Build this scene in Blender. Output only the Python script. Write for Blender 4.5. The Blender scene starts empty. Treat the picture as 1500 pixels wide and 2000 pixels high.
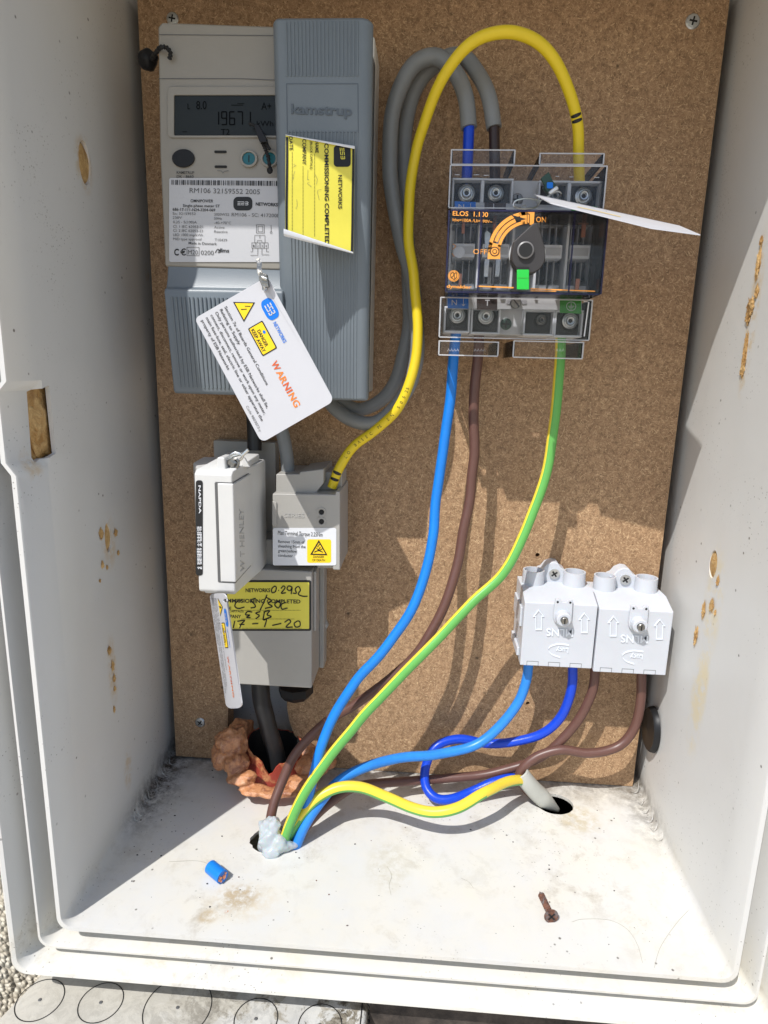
import bpy, bmesh, math, random
from mathutils import Vector, Matrix
random.seed(7)
SC = bpy.context.scene
COL = SC.collection
# ------------------------------------------------------------------ camera
F_PX = 1265.911
MX = ((0.9975,0.0669,0.0246),(0.0387,-0.2177,-0.9753),(-0.0599,0.9737,-0.2197))
_r0=Vector(MX[0]).normalized(); _r2=Vector(MX[2]); _r2=(_r2-_r0*_r2.dot(_r0)).normalized(); _r1=_r2.cross(_r0)
CAM = Vector((0.01072,-0.46633,0.32084))
cd = bpy.data.cameras.new('camera'); cam = bpy.data.objects.new('camera', cd); COL.objects.link(cam)
cd.sensor_fit='VERTICAL'; cd.sensor_height=24.0; cd.lens=F_PX/2000*24.0; cd.clip_start=0.01; cd.clip_end=200
rot = Matrix((_r0, -_r1, -_r2)).transposed()
cam.matrix_world = Matrix.Translation(CAM) @ rot.to_4x4()
SC.camera = cam
# ------------------------------------------------------------------ light
SUN = Vector((0.6114,1.0,-1.554)).normalized()      # direction the light travels
w = bpy.data.worlds.new('World'); SC.world=w; w.use_nodes=True
nt=w.node_tree; bg=nt.nodes['Background']; sky=nt.nodes.new('ShaderNodeTexSky'); sky.sky_type='NISHITA'; sky.sun_disc=False
to=-SUN; sky.sun_elevation=math.asin(to.z); sky.sun_rotation=math.atan2(to.x,to.y)
nt.links.new(sky.outputs[0],bg.inputs[0]); bg.inputs[1].default_value=0.15
sl=bpy.data.lights.new('sun','SUN'); sl.energy=4.2; sl.angle=math.radians(0.5); sl.color=(1,0.98,0.95)
so=bpy.data.objects.new('sun',sl); COL.objects.link(so); so.rotation_euler=SUN.to_track_quat('-Z','Y').to_euler()
SC.view_settings.view_transform='Standard'; SC.view_settings.look='None'; SC.view_settings.exposure=0.10
SC.view_settings.gamma=1.0; SC.view_settings.use_curve_mapping=False
SC.cycles.max_bounces=10; SC.cycles.transparent_max_bounces=24; SC.cycles.transmission_bounces=10
SC.cycles.diffuse_bounces=6
# ------------------------------------------------------------------ pixel -> point on a plane
def ray(px,py):
    a=(px-750)/F_PX; b=(py-1000)/F_PX
    return _r0*a+_r1*b+_r2
def at(px,py,y=0.0):
    r=ray(px,py); return CAM+r*((y-CAM.y)/r.y)
def atz(px,py,z=0.0):
    r=ray(px,py); return CAM+r*((z-CAM.z)/r.z)
def atx(px,py,x):
    r=ray(px,py); return CAM+r*((x-CAM.x)/r.x)
class Flat:                      # plane y = const
    def __init__(s,y): s.y=y; s.n=Vector((0,-1,0))
    def __call__(s,px,py): return at(px,py,s.y)
class Pln:                       # any plane
    def __init__(s,p,n): s.p=Vector(p); s.n=Vector(n).normalized()
    def __call__(s,px,py):
        r=ray(px,py); return CAM+r*((s.p-CAM).dot(s.n)/r.dot(s.n))
class Bil:                       # sheet whose distance changes smoothly
    def __init__(s,f): s.f=f; s.n=Vector((0,-1,0))
    def __call__(s,px,py): return at(px,py,s.f(px,py))
# ------------------------------------------------------------------ materials
def lin(c): return tuple((x/255/12.92 if x<=10 else ((x/255+.055)/1.055)**2.4) for x in c)
MATS={}
def P(name,col,rough=.45,metal=0,bump=0,bscale=600,spec=.5,vary=0,vscale=30,trans=0,ior=1.45,coat=0,alpha=1,sss=0):
    if name in MATS: return MATS[name]
    m=bpy.data.materials.new(name); m.use_nodes=True; n=m.node_tree; b=n.nodes['Principled BSDF']
    b.inputs['Base Color'].default_value=(*col,1); b.inputs['Roughness'].default_value=rough; b.inputs['Metallic'].default_value=metal
    b.inputs['Specular IOR Level'].default_value=spec; b.inputs['IOR'].default_value=ior
    b.inputs['Transmission Weight'].default_value=trans; b.inputs['Coat Weight'].default_value=coat; b.inputs['Alpha'].default_value=alpha
    if sss: b.inputs['Subsurface Weight'].default_value=sss; b.inputs['Subsurface Scale'].default_value=.004
    geo=n.nodes.new('ShaderNodeNewGeometry')
    if vary:
        nz=n.nodes.new('ShaderNodeTexNoise'); nz.inputs['Scale'].default_value=vscale; nz.inputs['Detail'].default_value=6; nz.inputs['Roughness'].default_value=.65
        n.links.new(geo.outputs['Position'],nz.inputs['Vector'])
        mr=n.nodes.new('ShaderNodeMapRange'); mr.inputs['From Min'].default_value=.3; mr.inputs['From Max'].default_value=.7
        mr.inputs['To Min'].default_value=1-vary; mr.inputs['To Max'].default_value=1+vary*.6
        n.links.new(nz.outputs['Fac'],mr.inputs['Value'])
        mm=n.nodes.new('ShaderNodeVectorMath'); mm.operation='MULTIPLY'; mm.inputs[0].default_value=col
        n.links.new(mr.outputs[0],mm.inputs[1]); n.links.new(mm.outputs[0],b.inputs['Base Color'])
    if bump:
        nz=n.nodes.new('ShaderNodeTexNoise'); nz.inputs['Scale'].default_value=bscale; nz.inputs['Detail'].default_value=4
        n.links.new(geo.outputs['Position'],nz.inputs['Vector'])
        bp=n.nodes.new('ShaderNodeBump'); bp.inputs['Strength'].default_value=bump; bp.inputs['Distance'].default_value=.001
        n.links.new(nz.outputs['Fac'],bp.inputs['Height']); n.links.new(bp.outputs[0],b.inputs['Normal'])
    MATS[name]=m; return m
class G:  # tiny node-graph helper
    def __init__(s,name):
        s.m=bpy.data.materials.new(name); s.m.use_nodes=True; s.t=s.m.node_tree; s.b=s.t.nodes['Principled BSDF']; s.g=s.t.nodes.new('ShaderNodeNewGeometry'); s.pos=s.g.outputs['Position']
    def lk(s,a,b):
        if hasattr(a,'is_output') or isinstance(a,bpy.types.NodeSocket): s.t.links.new(a,b)
        else: b.default_value=a
    def noise(s,scale,detail=4,rough=.6,vec=None,dist=0,out='Fac'):
        n=s.t.nodes.new('ShaderNodeTexNoise'); n.inputs['Scale'].default_value=scale; n.inputs['Detail'].default_value=detail; n.inputs['Roughness'].default_value=rough; n.inputs['Distortion'].default_value=dist
        s.t.links.new(vec or s.pos,n.inputs['Vector']); return n.outputs[out]
    def vor(s,scale,vec=None,out='Distance',feat='F1',rand=1):
        n=s.t.nodes.new('ShaderNodeTexVoronoi'); n.feature=feat; n.inputs['Scale'].default_value=scale; n.inputs['Randomness'].default_value=rand
        s.t.links.new(vec or s.pos,n.inputs['Vector']); return n.outputs[out]
    def mp(s,v,a,b,c=0,d=1,smooth=False):
        n=s.t.nodes.new('ShaderNodeMapRange'); n.inputs['From Min'].default_value=a; n.inputs['From Max'].default_value=b; n.inputs['To Min'].default_value=c; n.inputs['To Max'].default_value=d
        if smooth: n.interpolation_type='SMOOTHSTEP'
        s.lk(v,n.inputs['Value']); return n.outputs[0]
    def ma(s,op,a,b=0):
        n=s.t.nodes.new('ShaderNodeMath'); n.operation=op; s.lk(a,n.inputs[0]); s.lk(b,n.inputs[1]); return n.outputs[0]
    def mix(s,f,a,b):
        n=s.t.nodes.new('ShaderNodeMix'); n.data_type='RGBA'; s.lk(f,n.inputs[0])
        s.lk(a if not isinstance(a,tuple) else (*a,1),n.inputs[6]); s.lk(b if not isinstance(b,tuple) else (*b,1),n.inputs[7]); return n.outputs[2]
    def map(s,rot=(0,0,0),scale=(1,1,1),loc=(0,0,0)):
        n=s.t.nodes.new('ShaderNodeMapping'); n.inputs['Rotation'].default_value=rot; n.inputs['Scale'].default_value=scale; n.inputs['Location'].default_value=loc
        s.t.links.new(s.pos,n.inputs['Vector']); return n.outputs[0]
    def rotmap(s,ang,scale,loc=(0,0,0)):
        v=s.map(rot=(0,ang,0)); n=s.t.nodes.new('ShaderNodeMapping'); n.inputs['Scale'].default_value=scale; n.inputs['Location'].default_value=loc; s.t.links.new(v,n.inputs['Vector']); return n.outputs[0]
    def xyz(s):
        n=s.t.nodes.new('ShaderNodeSeparateXYZ'); s.t.links.new(s.pos,n.inputs[0]); return n.outputs
    def bump(s,h,strength,dist=.001):
        n=s.t.nodes.new('ShaderNodeBump'); n.inputs['Strength'].default_value=strength; n.inputs['Distance'].default_value=dist
        s.t.links.new(h,n.inputs['Height']); s.t.links.new(n.outputs[0],s.b.inputs['Normal'])
    def blob(s,c,r,soft=.4):   # 0..1 mask round a world point, ragged
        d=s.t.nodes.new('ShaderNodeVectorMath'); d.operation='SUBTRACT'; s.t.links.new(s.pos,d.inputs[0]); d.inputs[1].default_value=c
        e=s.t.nodes.new('ShaderNodeVectorMath'); e.operation='DIVIDE'; s.t.links.new(d.outputs[0],e.inputs[0]); e.inputs[1].default_value=r
        l=s.t.nodes.new('ShaderNodeVectorMath'); l.operation='LENGTH'; s.t.links.new(e.outputs[0],l.inputs[0])
        return s.mp(l.outputs['Value'],1,1-soft,0,1,True)

# cabinet plastic: cream white, specks, yellowed bottom, grime in the rear corners
g=G('cabinet_plastic'); X=g.xyz()
base=g.mix(g.noise(9,5,.6),lin((201,200,196)),lin((210,209,206)))
low=g.mp(X[2],.03,-.012); base=g.mix(g.ma('MULTIPLY',low,g.mp(g.noise(22,5,.7),.35,.7,0,.75)),base,lin((216,209,190)))
# fine scattered specks in clusters
sp=g.mp(g.vor(330),.16,.07); clus=g.mp(g.noise(13,3,.5),.48,.62)
base=g.mix(g.ma('MULTIPLY',g.ma('MULTIPLY',sp,clus),.75),base,lin((90,82,70)))
sp2=g.mp(g.vor(75,g.map(loc=(3.1,1.7,.4))),.075,.04); base=g.mix(g.ma('MULTIPLY',sp2,g.mp(g.noise(17,2),.42,.56,0,.85)),base,lin((70,62,52)))
for px,py,ry,rz in ((75,330,.03,.05),(105,470,.03,.05),(1400,380,.03,.07)):
    X_=-.1875 if px<700 else .1875; q=atx(px,py,X_); m_=g.ma('MULTIPLY',g.blob(q,(.01,ry,rz),.7),g.mp(g.vor(520,g.map(loc=(px,0,1))),.24,.12,0,.7)); base=g.mix(g.ma('MULTIPLY',m_,g.mp(g.noise(45,3),.45,.55)),base,lin((104,94,80)))
# mottled dirt on the floor
fl=g.ma('MULTIPLY',g.mp(X[2],.012,.002),g.mp(g.noise(60,8,.75,dist=.3),.5,.72,0,.7))
fl=g.ma('MULTIPLY',fl,g.mp(g.noise(11,3),.42,.62,.08,1)); base=g.mix(fl,base,lin((150,138,118)))
# corner grime near the back left / right corners
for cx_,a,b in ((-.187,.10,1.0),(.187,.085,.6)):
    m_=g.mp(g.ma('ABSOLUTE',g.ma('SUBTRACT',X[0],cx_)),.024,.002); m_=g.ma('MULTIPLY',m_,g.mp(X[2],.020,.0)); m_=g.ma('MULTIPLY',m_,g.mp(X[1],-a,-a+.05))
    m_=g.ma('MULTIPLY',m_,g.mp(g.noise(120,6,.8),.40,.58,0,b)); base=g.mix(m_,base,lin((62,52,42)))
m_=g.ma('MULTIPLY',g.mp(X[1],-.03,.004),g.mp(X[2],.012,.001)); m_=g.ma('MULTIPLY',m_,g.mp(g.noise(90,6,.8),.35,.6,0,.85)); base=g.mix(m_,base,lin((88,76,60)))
# water stain spots
def stain(pt,r,colr,amt,sc=160):
    global base
    m_=g.ma('MULTIPLY',g.blob(pt,r,.6),g.mp(g.noise(sc,6,.75),.42,.58,0,amt)); base=g.mix(m_,base,lin(colr))
for px,py,rx,ry,cc,a in ((468,1752,.015,.012,(150,128,96),.95),(405,1790,.008,.007,(176,158,128),.8),(470,1760,.03,.02,(200,186,160),.5),(442,1780,.0016,.0016,(190,110,50),1.6),(1130,1600,.02,.02,(190,178,150),.8),(760,1690,.02,.03,(190,184,168),.6)):
    q=atz(px,py,0); stain(q,(rx,ry,.01),cc,a)
for px,py,ry,rz in ((300,535,.006,.010),(166,320,.012,.02)):
    q=atx(px/1.0,py,-.1875); stain(q,(.01,ry,rz),(190,160,110),.6)
for px,py,ry,rz in ((215,1060,.012,.022),(222,1310,.008,.03),(252,1500,.008,.02),(70,905,.010,.012)):
    q=atx(px,py,-.1875); stain(q,(.01,ry,rz),(196,168,122),.55,120)
for px,py,ry,rz in ((1470,600,.008,.05),(1455,690,.007,.03)):
    q=atx(px,py,.1875); stain(q,(.01,ry,rz),(200,176,134),.6,120)
for px,py,ry,rz in ((1390,1180,.016,.045),(1370,1330,.01,.03),(1360,1370,.014,.05)):
    q=atx(px,py,.1875); stain(q,(.01,ry,rz),(214,200,164),.7,60)
g.lk(base,g.b.inputs['Base Color']); g.b.inputs['Roughness'].default_value=.42
g.lk(g.mp(g.noise(40,4),.3,.7,.36,.55),g.b.inputs['Roughness'])
g.bump(g.noise(26,4,.55),.25,.0012); CAB=g.m; MATS['cab']=CAB

# MDF / hardboard
g=G('mdf_board')
v=g.ma('ADD',g.ma('MULTIPLY',g.noise(520,8,.85),.65),g.ma('MULTIPLY',g.noise(190,3,.7),.35)); base=g.mix(g.mp(v,.40,.60),lin((116,90,66)),lin((190,155,119)))
base=g.mix(g.mp(g.noise(14,5,.6),.35,.68,0,.35),base,lin((142,110,80)))
for k,(an,sd) in enumerate(((.35,0),(1.35,2),(2.3,5),(2.95,9),(.9,13))):
    vv=g.rotmap(an,(300,300,1300),(sd,sd*.7,sd*1.3)); f=g.noise(1.0,2,.5,vec=vv,dist=.5)
    base=g.mix(g.mp(f,.63,.72,0,.7),base,lin((214,182,142)))
    f2=g.noise(1.1,2,.5,vec=g.rotmap(an+.5,(340,340,1500),(sd+20,sd,1))); base=g.mix(g.mp(f2,.66,.74,0,.6),base,lin((104,76,52)))
base=g.mix(g.mp(g.vor(240),.12,.05,0,.7),base,lin((62,42,26)))
base=g.mix(g.ma('MULTIPLY',g.mp(g.vor(38),.07,.02),.9),base,lin((40,28,18)))
g.lk(base,g.b.inputs['Base Color']); g.b.inputs['Roughness'].default_value=.62; g.b.inputs['Specular IOR Level'].default_value=.3
g.bump(v,.35,.0006); MDF=g.m

g=G('pebble_dash'); v=g.vor(260); base=g.mix(g.vor(260,out='Color'),lin((176,166,146)),lin((226,218,200))); base=g.mix(g.mp(v,.45,.9,0,.6),base,lin((140,128,110)))
g.lk(base,g.b.inputs['Base Color']); g.b.inputs['Roughness'].default_value=.9; g.bump(g.ma('SUBTRACT',1.0,v),1.0,.004); PEB=g.m

# knock-out box: grey plastic eaten by mildew
g=G('weathered_plastic'); X=g.xyz(); base=g.mix(g.noise(12,4),lin((176,172,161)),lin((200,196,186)))
rt=g.mp(X[0],-.15,-.02,.0,1); n1=g.noise(36,9,.78,dist=.4); th=g.ma('MULTIPLY',g.mp(n1,.42,.56),g.mp(rt,0,1,.15,1))
base=g.mix(g.ma('MULTIPLY',th,.85),base,lin((122,114,98))); n2=g.noise(95,8,.8,dist=.6); base=g.mix(g.ma('MULTIPLY',g.mp(n2,.47,.57,0,.95),g.mp(rt,0,1,.15,1)),base,lin((70,63,52)))
n3=g.noise(50,9,.7,vec=g.map(loc=(4,2,1)),dist=.5); base=g.mix(g.ma('MULTIPLY',g.mp(n3,.52,.56,0,.9),rt),base,lin((205,205,202)))
g.lk(base,g.b.inputs['Base Color']); g.b.inputs['Roughness'].default_value=.6; g.bump(n2,.3,.0008); MILD=g.m

g=G('expanding_foam'); v=g.noise(130,7,.7,dist=.6); base=g.mix(g.noise(45,5),lin((178,120,80)),lin((206,148,104))); base=g.mix(g.mp(v,.47,.60,0,.8),base,lin((128,76,54)))
base=g.mix(g.mp(g.noise(300,5,.8),.55,.72,0,.6),base,lin((232,196,160)))
g.lk(base,g.b.inputs['Base Color']); g.b.inputs['Roughness'].default_value=.34; g.bump(g.ma('ADD',v,g.noise(420,4,.7)),.45,.0016); FOAM=g.m
g=G('old_foam'); v=g.noise(160,6,.7,dist=.5); base=g.mix(g.mp(v,.35,.65),lin((168,124,66)),lin((214,180,124))); base=g.mix(g.mp(g.noise(60,4),.55,.65,0,.6),base,lin((128,88,44)))
g.lk(base,g.b.inputs['Base Color']); g.b.inputs['Roughness'].default_value=.7; g.bump(v,.8,.003); TANF=g.m
g=G('red_duct_plastic'); v=g.noise(90,6,.7); base=g.mix(g.mp(v,.5,.62,0,.9),lin((156,62,48)),lin((196,140,92)))
base=g.mix(g.mp(g.noise(150,6,.8),.55,.66,0,.7),base,lin((86,30,26))); g.lk(base,g.b.inputs['Base Color']); g.b.inputs['Roughness'].default_value=.5; g.bump(v,.5,.001); RED=g.m
g=G('rusty_steel'); v=g.noise(420,6,.7); base=g.mix(g.mp(v,.35,.65),lin((70,46,38)),lin((128,86,66))); base=g.mix(g.mp(g.noise(260,4),.5,.6,0,.7),base,lin((112,110,110))); g.lk(base,g.b.inputs['Base Color']); g.b.inputs['Roughness'].default_value=.75; g.b.inputs['Metallic'].default_value=.2; g.bump(v,.8,.0005); RUST=g.m

FACE=P('meter_plastic',lin((146,141,131)),.42,bump=.04,bscale=1500,vary=.05)
COVER=P('blue_grey_plastic',lin((110,118,124)),.36,bump=.05,bscale=1500,vary=.06)
COVERD=P('blue_grey_lettering',lin((84,92,100)),.4)
HOUS=P('white_housing',lin((222,222,218)),.4)
LAB=P('label_paper',lin((216,217,220)),.42)
RLAB=P('rating_label_foil',lin((188,188,190)),.4)
INK=P('black_print',(.012,.012,.013),.5)
INKG=P('grey_print',lin((92,92,92)),.5)
BLK=P('black_plastic',(.012,.012,.013),.42,spec=.3)
BLKM=P('matt_black',(.012,.012,.012),.7)
LCD=P('lcd_glass',lin((30,33,29)),.3,spec=.3,vary=.05,vscale=15)
LCDD=P('lcd_digit',(.001,.001,.001),.4,spec=.1)
TEAL=P('teal_plastic',lin((24,96,104)),.3)
YEL=P('yellow_label',lin((226,214,82)),.4,vary=.05,vscale=60,bump=.12,bscale=70)
YELD=P('yellow_print',lin((246,208,32)),.45)
CARD=P('white_card',lin((198,198,202)),.38,vary=.02)
BLUEP=P('blue_print',lin((0,114,214)),.45)
ORP=P('orange_print',lin((236,128,40)),.45)
ORD=P('dark_orange_print',lin((214,92,38)),.45)
GREYP=P('cutout_plastic',lin((164,161,155)),.42,bump=.05,bscale=1400,vary=.05)
CARR=P('carrier_plastic',lin((206,205,202)),.4,bump=.04,bscale=1200,vary=.04)
EMB=P('embossed_plastic',lin((176,174,170)),.4)
LUCY=P('white_block_plastic',lin((194,197,203)),.4,bump=.04,bscale=1300,vary=.04,sss=.05)
LUCD=P('white_block_raised',lin((220,225,232)),.4)  # same plastic, painted paler for light caught on the raised edges
STEEL=P('zinc_steel',(.62,.63,.62),.3,1,bump=.2,bscale=900,vary=.15,vscale=300)
DSTEEL=P('dull_steel',(.30,.29,.27),.38,1,bump=.3,bscale=700,vary=.25,vscale=200)
COP=P('copper',(.78,.36,.22),.35,.9,vary=.2,vscale=300)
CB=P('blue_insulation',lin((22,122,214)),.34,vary=.12,vscale=90,bump=.05,bscale=300)
CLB=P('light_blue_insulation',lin((44,130,216)),.36,vary=.12,vscale=90,bump=.05,bscale=300)
CDB=P('royal_blue_insulation',lin((14,66,196)),.32,vary=.10,vscale=200,bump=.1,bscale=500)
CBR=P('brown_insulation',lin((98,68,60)),.38,vary=.08,vscale=120,bump=.05,bscale=300)
CDBR=P('dark_brown_insulation',lin((52,36,32)),.4)
CG=P('grey_sheath',lin((128,130,130)),.42,vary=.06,vscale=80,bump=.08,bscale=350)
CY=P('yellow_sheath',lin((226,198,36)),.42,vary=.04,vscale=80,bump=.08,bscale=350)
CGR=P('green_insulation',lin((98,170,82)),.34,vary=.05,vscale=90)
CYE=P('yellow_insulation',lin((234,206,66)),.34,vary=.05,vscale=90)
CBK=P('black_sheath',lin((40,40,41)),.42,bump=.2,bscale=200,vary=.2,vscale=90)
SHEATH=P('pvc_sheath',lin((178,178,170)),.45,vary=.06,vscale=70)
GLUE=P('hot_glue',lin((206,214,218)),.22,trans=.35,ior=1.45,sss=.3,vary=.05,vscale=150)
def thin(name,tint,gl,rough=.06,fac=.10,dif=0,dcol=(.8,.8,.82)):
    m=bpy.data.materials.new(name); m.use_nodes=True; n=m.node_tree; n.nodes.remove(n.nodes['Principled BSDF']); out=n.nodes['Material Output']
    tr=n.nodes.new('ShaderNodeBsdfTransparent'); tr.inputs[0].default_value=(*tint,1); go=n.nodes.new('ShaderNodeBsdfGlossy'); go.inputs['Roughness'].default_value=rough; go.inputs[0].default_value=(gl,gl,gl,1)
    lw=n.nodes.new('ShaderNodeFresnel'); lw.inputs[0].default_value=1.45; mx=n.nodes.new('ShaderNodeMixShader'); n.links.new(lw.outputs[0],mx.inputs[0]); n.links.new(tr.outputs[0],mx.inputs[1]); n.links.new(go.outputs[0],mx.inputs[2])
    df=n.nodes.new('ShaderNodeBsdfDiffuse'); df.inputs[0].default_value=(*dcol,1); m2=n.nodes.new('ShaderNodeMixShader'); m2.inputs[0].default_value=dif; gg=n.nodes.new('ShaderNodeNewGeometry'); nz=n.nodes.new('ShaderNodeTexNoise'); nz.inputs['Scale'].default_value=70; nz.inputs['Detail'].default_value=7; nz.inputs['Roughness'].default_value=.7; n.links.new(gg.outputs['Position'],nz.inputs['Vector']); mr=n.nodes.new('ShaderNodeMapRange'); mr.inputs['From Min'].default_value=.42; mr.inputs['From Max'].default_value=.72; mr.inputs['To Min'].default_value=dif; mr.inputs['To Max'].default_value=dif+.03; n.links.new(nz.outputs['Fac'],mr.inputs['Value']); n.links.new(mr.outputs[0],m2.inputs[0]); n.links.new(mx.outputs[0],m2.inputs[1]); n.links.new(df.outputs[0],m2.inputs[2]); n.links.new(m2.outputs[0],out.inputs[0]); return m
CLEAR=thin('clear_polycarbonate',(.96,.96,.97),.3,dif=.006)
CLEARE=thin('clear_edge',(.85,.85,.85),.8,dif=.42,dcol=(.9,.9,.92))
VIOL=thin('smoked_edge',(.35,.35,.5),.7,dif=.35,dcol=lin((70,68,104)))
TERM=P('terminal_frame_plastic',lin((224,226,228)),.4)
ELG=P('isolator_grey',lin((192,192,192)),.45)
ELD=P('isolator_dark',lin((40,38,40)),.5)
KNOB=P('knob_plastic',lin((62,60,60)),.5,bump=.06,bscale=1200,spec=.3)
GRN=P('green_plastic',lin((40,190,66)),.35)
GRNL=P('green_label',lin((60,160,52)),.45)
BRL=P('brown_label',lin((58,42,38)),.45)
GRL=P('grey_label',lin((196,196,196)),.45)
ORG=P('orange_dial',lin((244,164,70)),.4)
SEALG=P('green_seal',lin((44,70,58)),.35)
COPP=P('copper_blade',lin((196,130,104)),.35,.6)
# ------------------------------------------------------------------ mesh builder
class MB:
    def __init__(s): s.v=[]; s.f=[]; s.mi=[]; s.mats=[]
    def m(s,mat):
        if mat not in s.mats: s.mats.append(mat)
        return s.mats.index(mat)
    def add(s,vs,fs,mat,mlist=None):
        o=len(s.v); s.v+= [Vector(p) for p in vs]; i=s.m(mat)
        for k,f in enumerate(fs): s.f.append(tuple(o+j for j in f)); s.mi.append(i if mlist is None else s.m(mlist[k]))
        return s
    def box(s,x0,x1,y0,y1,z0,z1,mat):
        return s.add([(x,y,z) for x in (x0,x1) for y in (y0,y1) for z in (z0,z1)],[(0,1,3,2),(4,6,7,5),(0,4,5,1),(2,3,7,6),(0,2,6,4),(1,5,7,3)],mat)
    def prism(s,pts,vec,mat):
        vec=Vector(vec); n=len(pts); a=[Vector(p) for p in pts]; b=[p+vec for p in a]
        return s.add(a+b,[tuple(range(n)),tuple(range(2*n-1,n-1,-1))]+[(i,i+n,(i+1)%n+n,(i+1)%n) for i in range(n)],mat)
    def poly(s,px,F,mat,eps=.0002,th=0):
        pts=[F(*p)+F.n*eps for p in px]
        if th: return s.prism(pts,F.n*th,mat)
        return s.add(pts,[tuple(range(len(pts)))],mat)
    def ringpoly(s,outer,inner,F,mat,eps=.0002,th=0):
        a=[F(*p)+F.n*eps for p in outer]; b=[F(*p)+F.n*eps for p in inner]; n=len(a)
        fs=[(i,(i+1)%n,(i+1)%n+n,i+n) for i in range(n)]
        if not th: return s.add(a+b,fs,mat)
        t=F.n*th; vs=a+b+[p+t for p in a]+[p+t for p in b]
        fs=[tuple(j+2*n for j in f) for f in fs]+[(i,(i+1)%n,(i+1)%n+2*n,i+2*n) for i in range(n)]+[(i+n,(i+1)%n+n,(i+1)%n+3*n,i+3*n) for i in range(n)]
        return s.add(vs,fs,mat)
    def cyl(s,p0,p1,r0,mat,r1=None,n=20,caps=True):
        p0=Vector(p0);p1=Vector(p1); r1=r0 if r1 is None else r1; d=(p1-p0).normalized(); a=d.orthogonal().normalized(); b=d.cross(a)
        vs=[p0+(a*math.cos(t)+b*math.sin(t))*r0 for t in [2*math.pi*i/n for i in range(n)]]+[p1+(a*math.cos(t)+b*math.sin(t))*r1 for t in [2*math.pi*i/n for i in range(n)]]
        fs=[(i,(i+1)%n,(i+1)%n+n,i+n) for i in range(n)]
        if caps: fs+=[tuple(range(n-1,-1,-1)),tuple(range(n,2*n))]
        return s.add(vs,fs,mat)
    def lathe(s,p,axis,prof,mat,n=28):   # prof: (radius, height)
        p=Vector(p); d=Vector(axis).normalized(); a=d.orthogonal().normalized(); b=d.cross(a); vs=[]
        for r,h in prof: vs+=[p+d*h+(a*math.cos(2*math.pi*i/n)+b*math.sin(2*math.pi*i/n))*max(r,1e-6) for i in range(n)]
        fs=[(k*n+i,k*n+(i+1)%n,(k+1)*n+(i+1)%n,(k+1)*n+i) for k in range(len(prof)-1) for i in range(n)]
        return s.add(vs,fs,mat)
    def tube(s,pts,r,mat,n=16,stripe=None,caps=True,rf=None):
        pts=[Vector(p) for p in pts]; N=len(pts); T=[(pts[min(i+1,N-1)]-pts[max(i-1,0)]).normalized() for i in range(N)]
        a=T[0].orthogonal().normalized(); vs=[];fr=[]
        for i in range(N):
            a=(a-T[i]*a.dot(T[i])).normalized(); b=T[i].cross(a); rr=rf(i/(N-1)) if rf else r; fr.append((a.copy(),b))
            vs+=[pts[i]+(a*math.cos(2*math.pi*k/n)+b*math.sin(2*math.pi*k/n))*rr for k in range(n)]
        fs=[];ml=[]
        for i in range(N-1):
            for k in range(n):
                fs.append((i*n+k,i*n+(k+1)%n,(i+1)*n+(k+1)%n,(i+1)*n+k))
                if stripe:
                    t=2*math.pi*(k+.5)/n; nn=fr[i][0]*math.cos(t)+fr[i][1]*math.sin(t)
                    ml.append(stripe[1] if stripe[0](nn,T[i],i/(N-1)) else mat)
                else: ml.append(mat)
        if caps: fs+=[tuple(range(n-1,-1,-1)),tuple(range((N-1)*n,N*n))]; ml+=[mat,mat]
        return s.add(vs,fs,mat,ml)
    def stroke(s,px,wd,F,mat,eps=.0004,smooth=True):
        pts=cr([(p[0],p[1],0) for p in px],6) if smooth and len(px)>2 else [Vector((p[0],p[1],0)) for p in px]
        N=len(pts); L=[];R=[]
        for i,p in enumerate(pts):
            t=(pts[min(i+1,N-1)]-pts[max(i-1,0)]); t=t.normalized() if t.length>0 else Vector((1,0,0)); nn=Vector((-t.y,t.x,0))*wd/2
            L.append(F(p.x+nn.x,p.y+nn.y)+F.n*eps); R.append(F(p.x-nn.x,p.y-nn.y)+F.n*eps)
        return s.add(L+R,[(i,i+1,N+i+1,N+i) for i in range(N-1)],mat)
    def build(s,name,parent=None,bevel=0,smooth=35,seg=2):
        me=bpy.data.meshes.new(name); off=parent.location if parent is not None and parent.type=='EMPTY' else (Vector(parent['_o']) if parent is not None else Vector((0,0,0)))
        me.from_pydata([tuple(p-off) for p in s.v],[],s.f)
        for m in s.mats: me.materials.append(m)
        me.polygons.foreach_set('material_index',s.mi); me.update()
        b=bmesh.new(); b.from_mesh(me); bmesh.ops.recalc_face_normals(b,faces=b.faces); b.to_mesh(me); b.free()
        if smooth: 
            me.polygons.foreach_set('use_smooth',[True]*len(me.polygons)); me.set_sharp_from_angle(angle=math.radians(smooth))
        o=bpy.data.objects.new(name,me); COL.objects.link(o)
        if parent is not None: o.parent=parent
        o['_o']=list(off)
        if bevel:
            md=o.modifiers.new('bevel','BEVEL'); md.width=bevel; md.segments=seg; md.limit_method='ANGLE'; md.angle_limit=math.radians(35); md.harden_normals=True
        return o
def cr(p,sub=10):
    p=[Vector(q) for q in p]; p=[p[0]*2-p[1]]+p+[p[-1]*2-p[-2]]; out=[]
    for i in range(1,len(p)-2):
        for k in range(sub):
            t=k/sub; a,b,c,d=p[i-1:i+3]
            out.append(.5*((2*b)+(c-a)*t+(2*a-5*b+4*c-d)*t*t+(3*b-a-3*c+d)*t**3))
    out.append(p[-2]); return out
def rr(x0,y0,x1,y1,r,n=5):
    o=[]
    for cx,cy,a in ((x1-r,y0+r,-90),(x1-r,y1-r,0),(x0+r,y1-r,90),(x0+r,y0+r,180)):
        for k in range(n+1):
            t=math.radians(a+90*k/n); o.append((cx+r*math.cos(t),cy+r*math.sin(t)))
    return o
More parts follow.
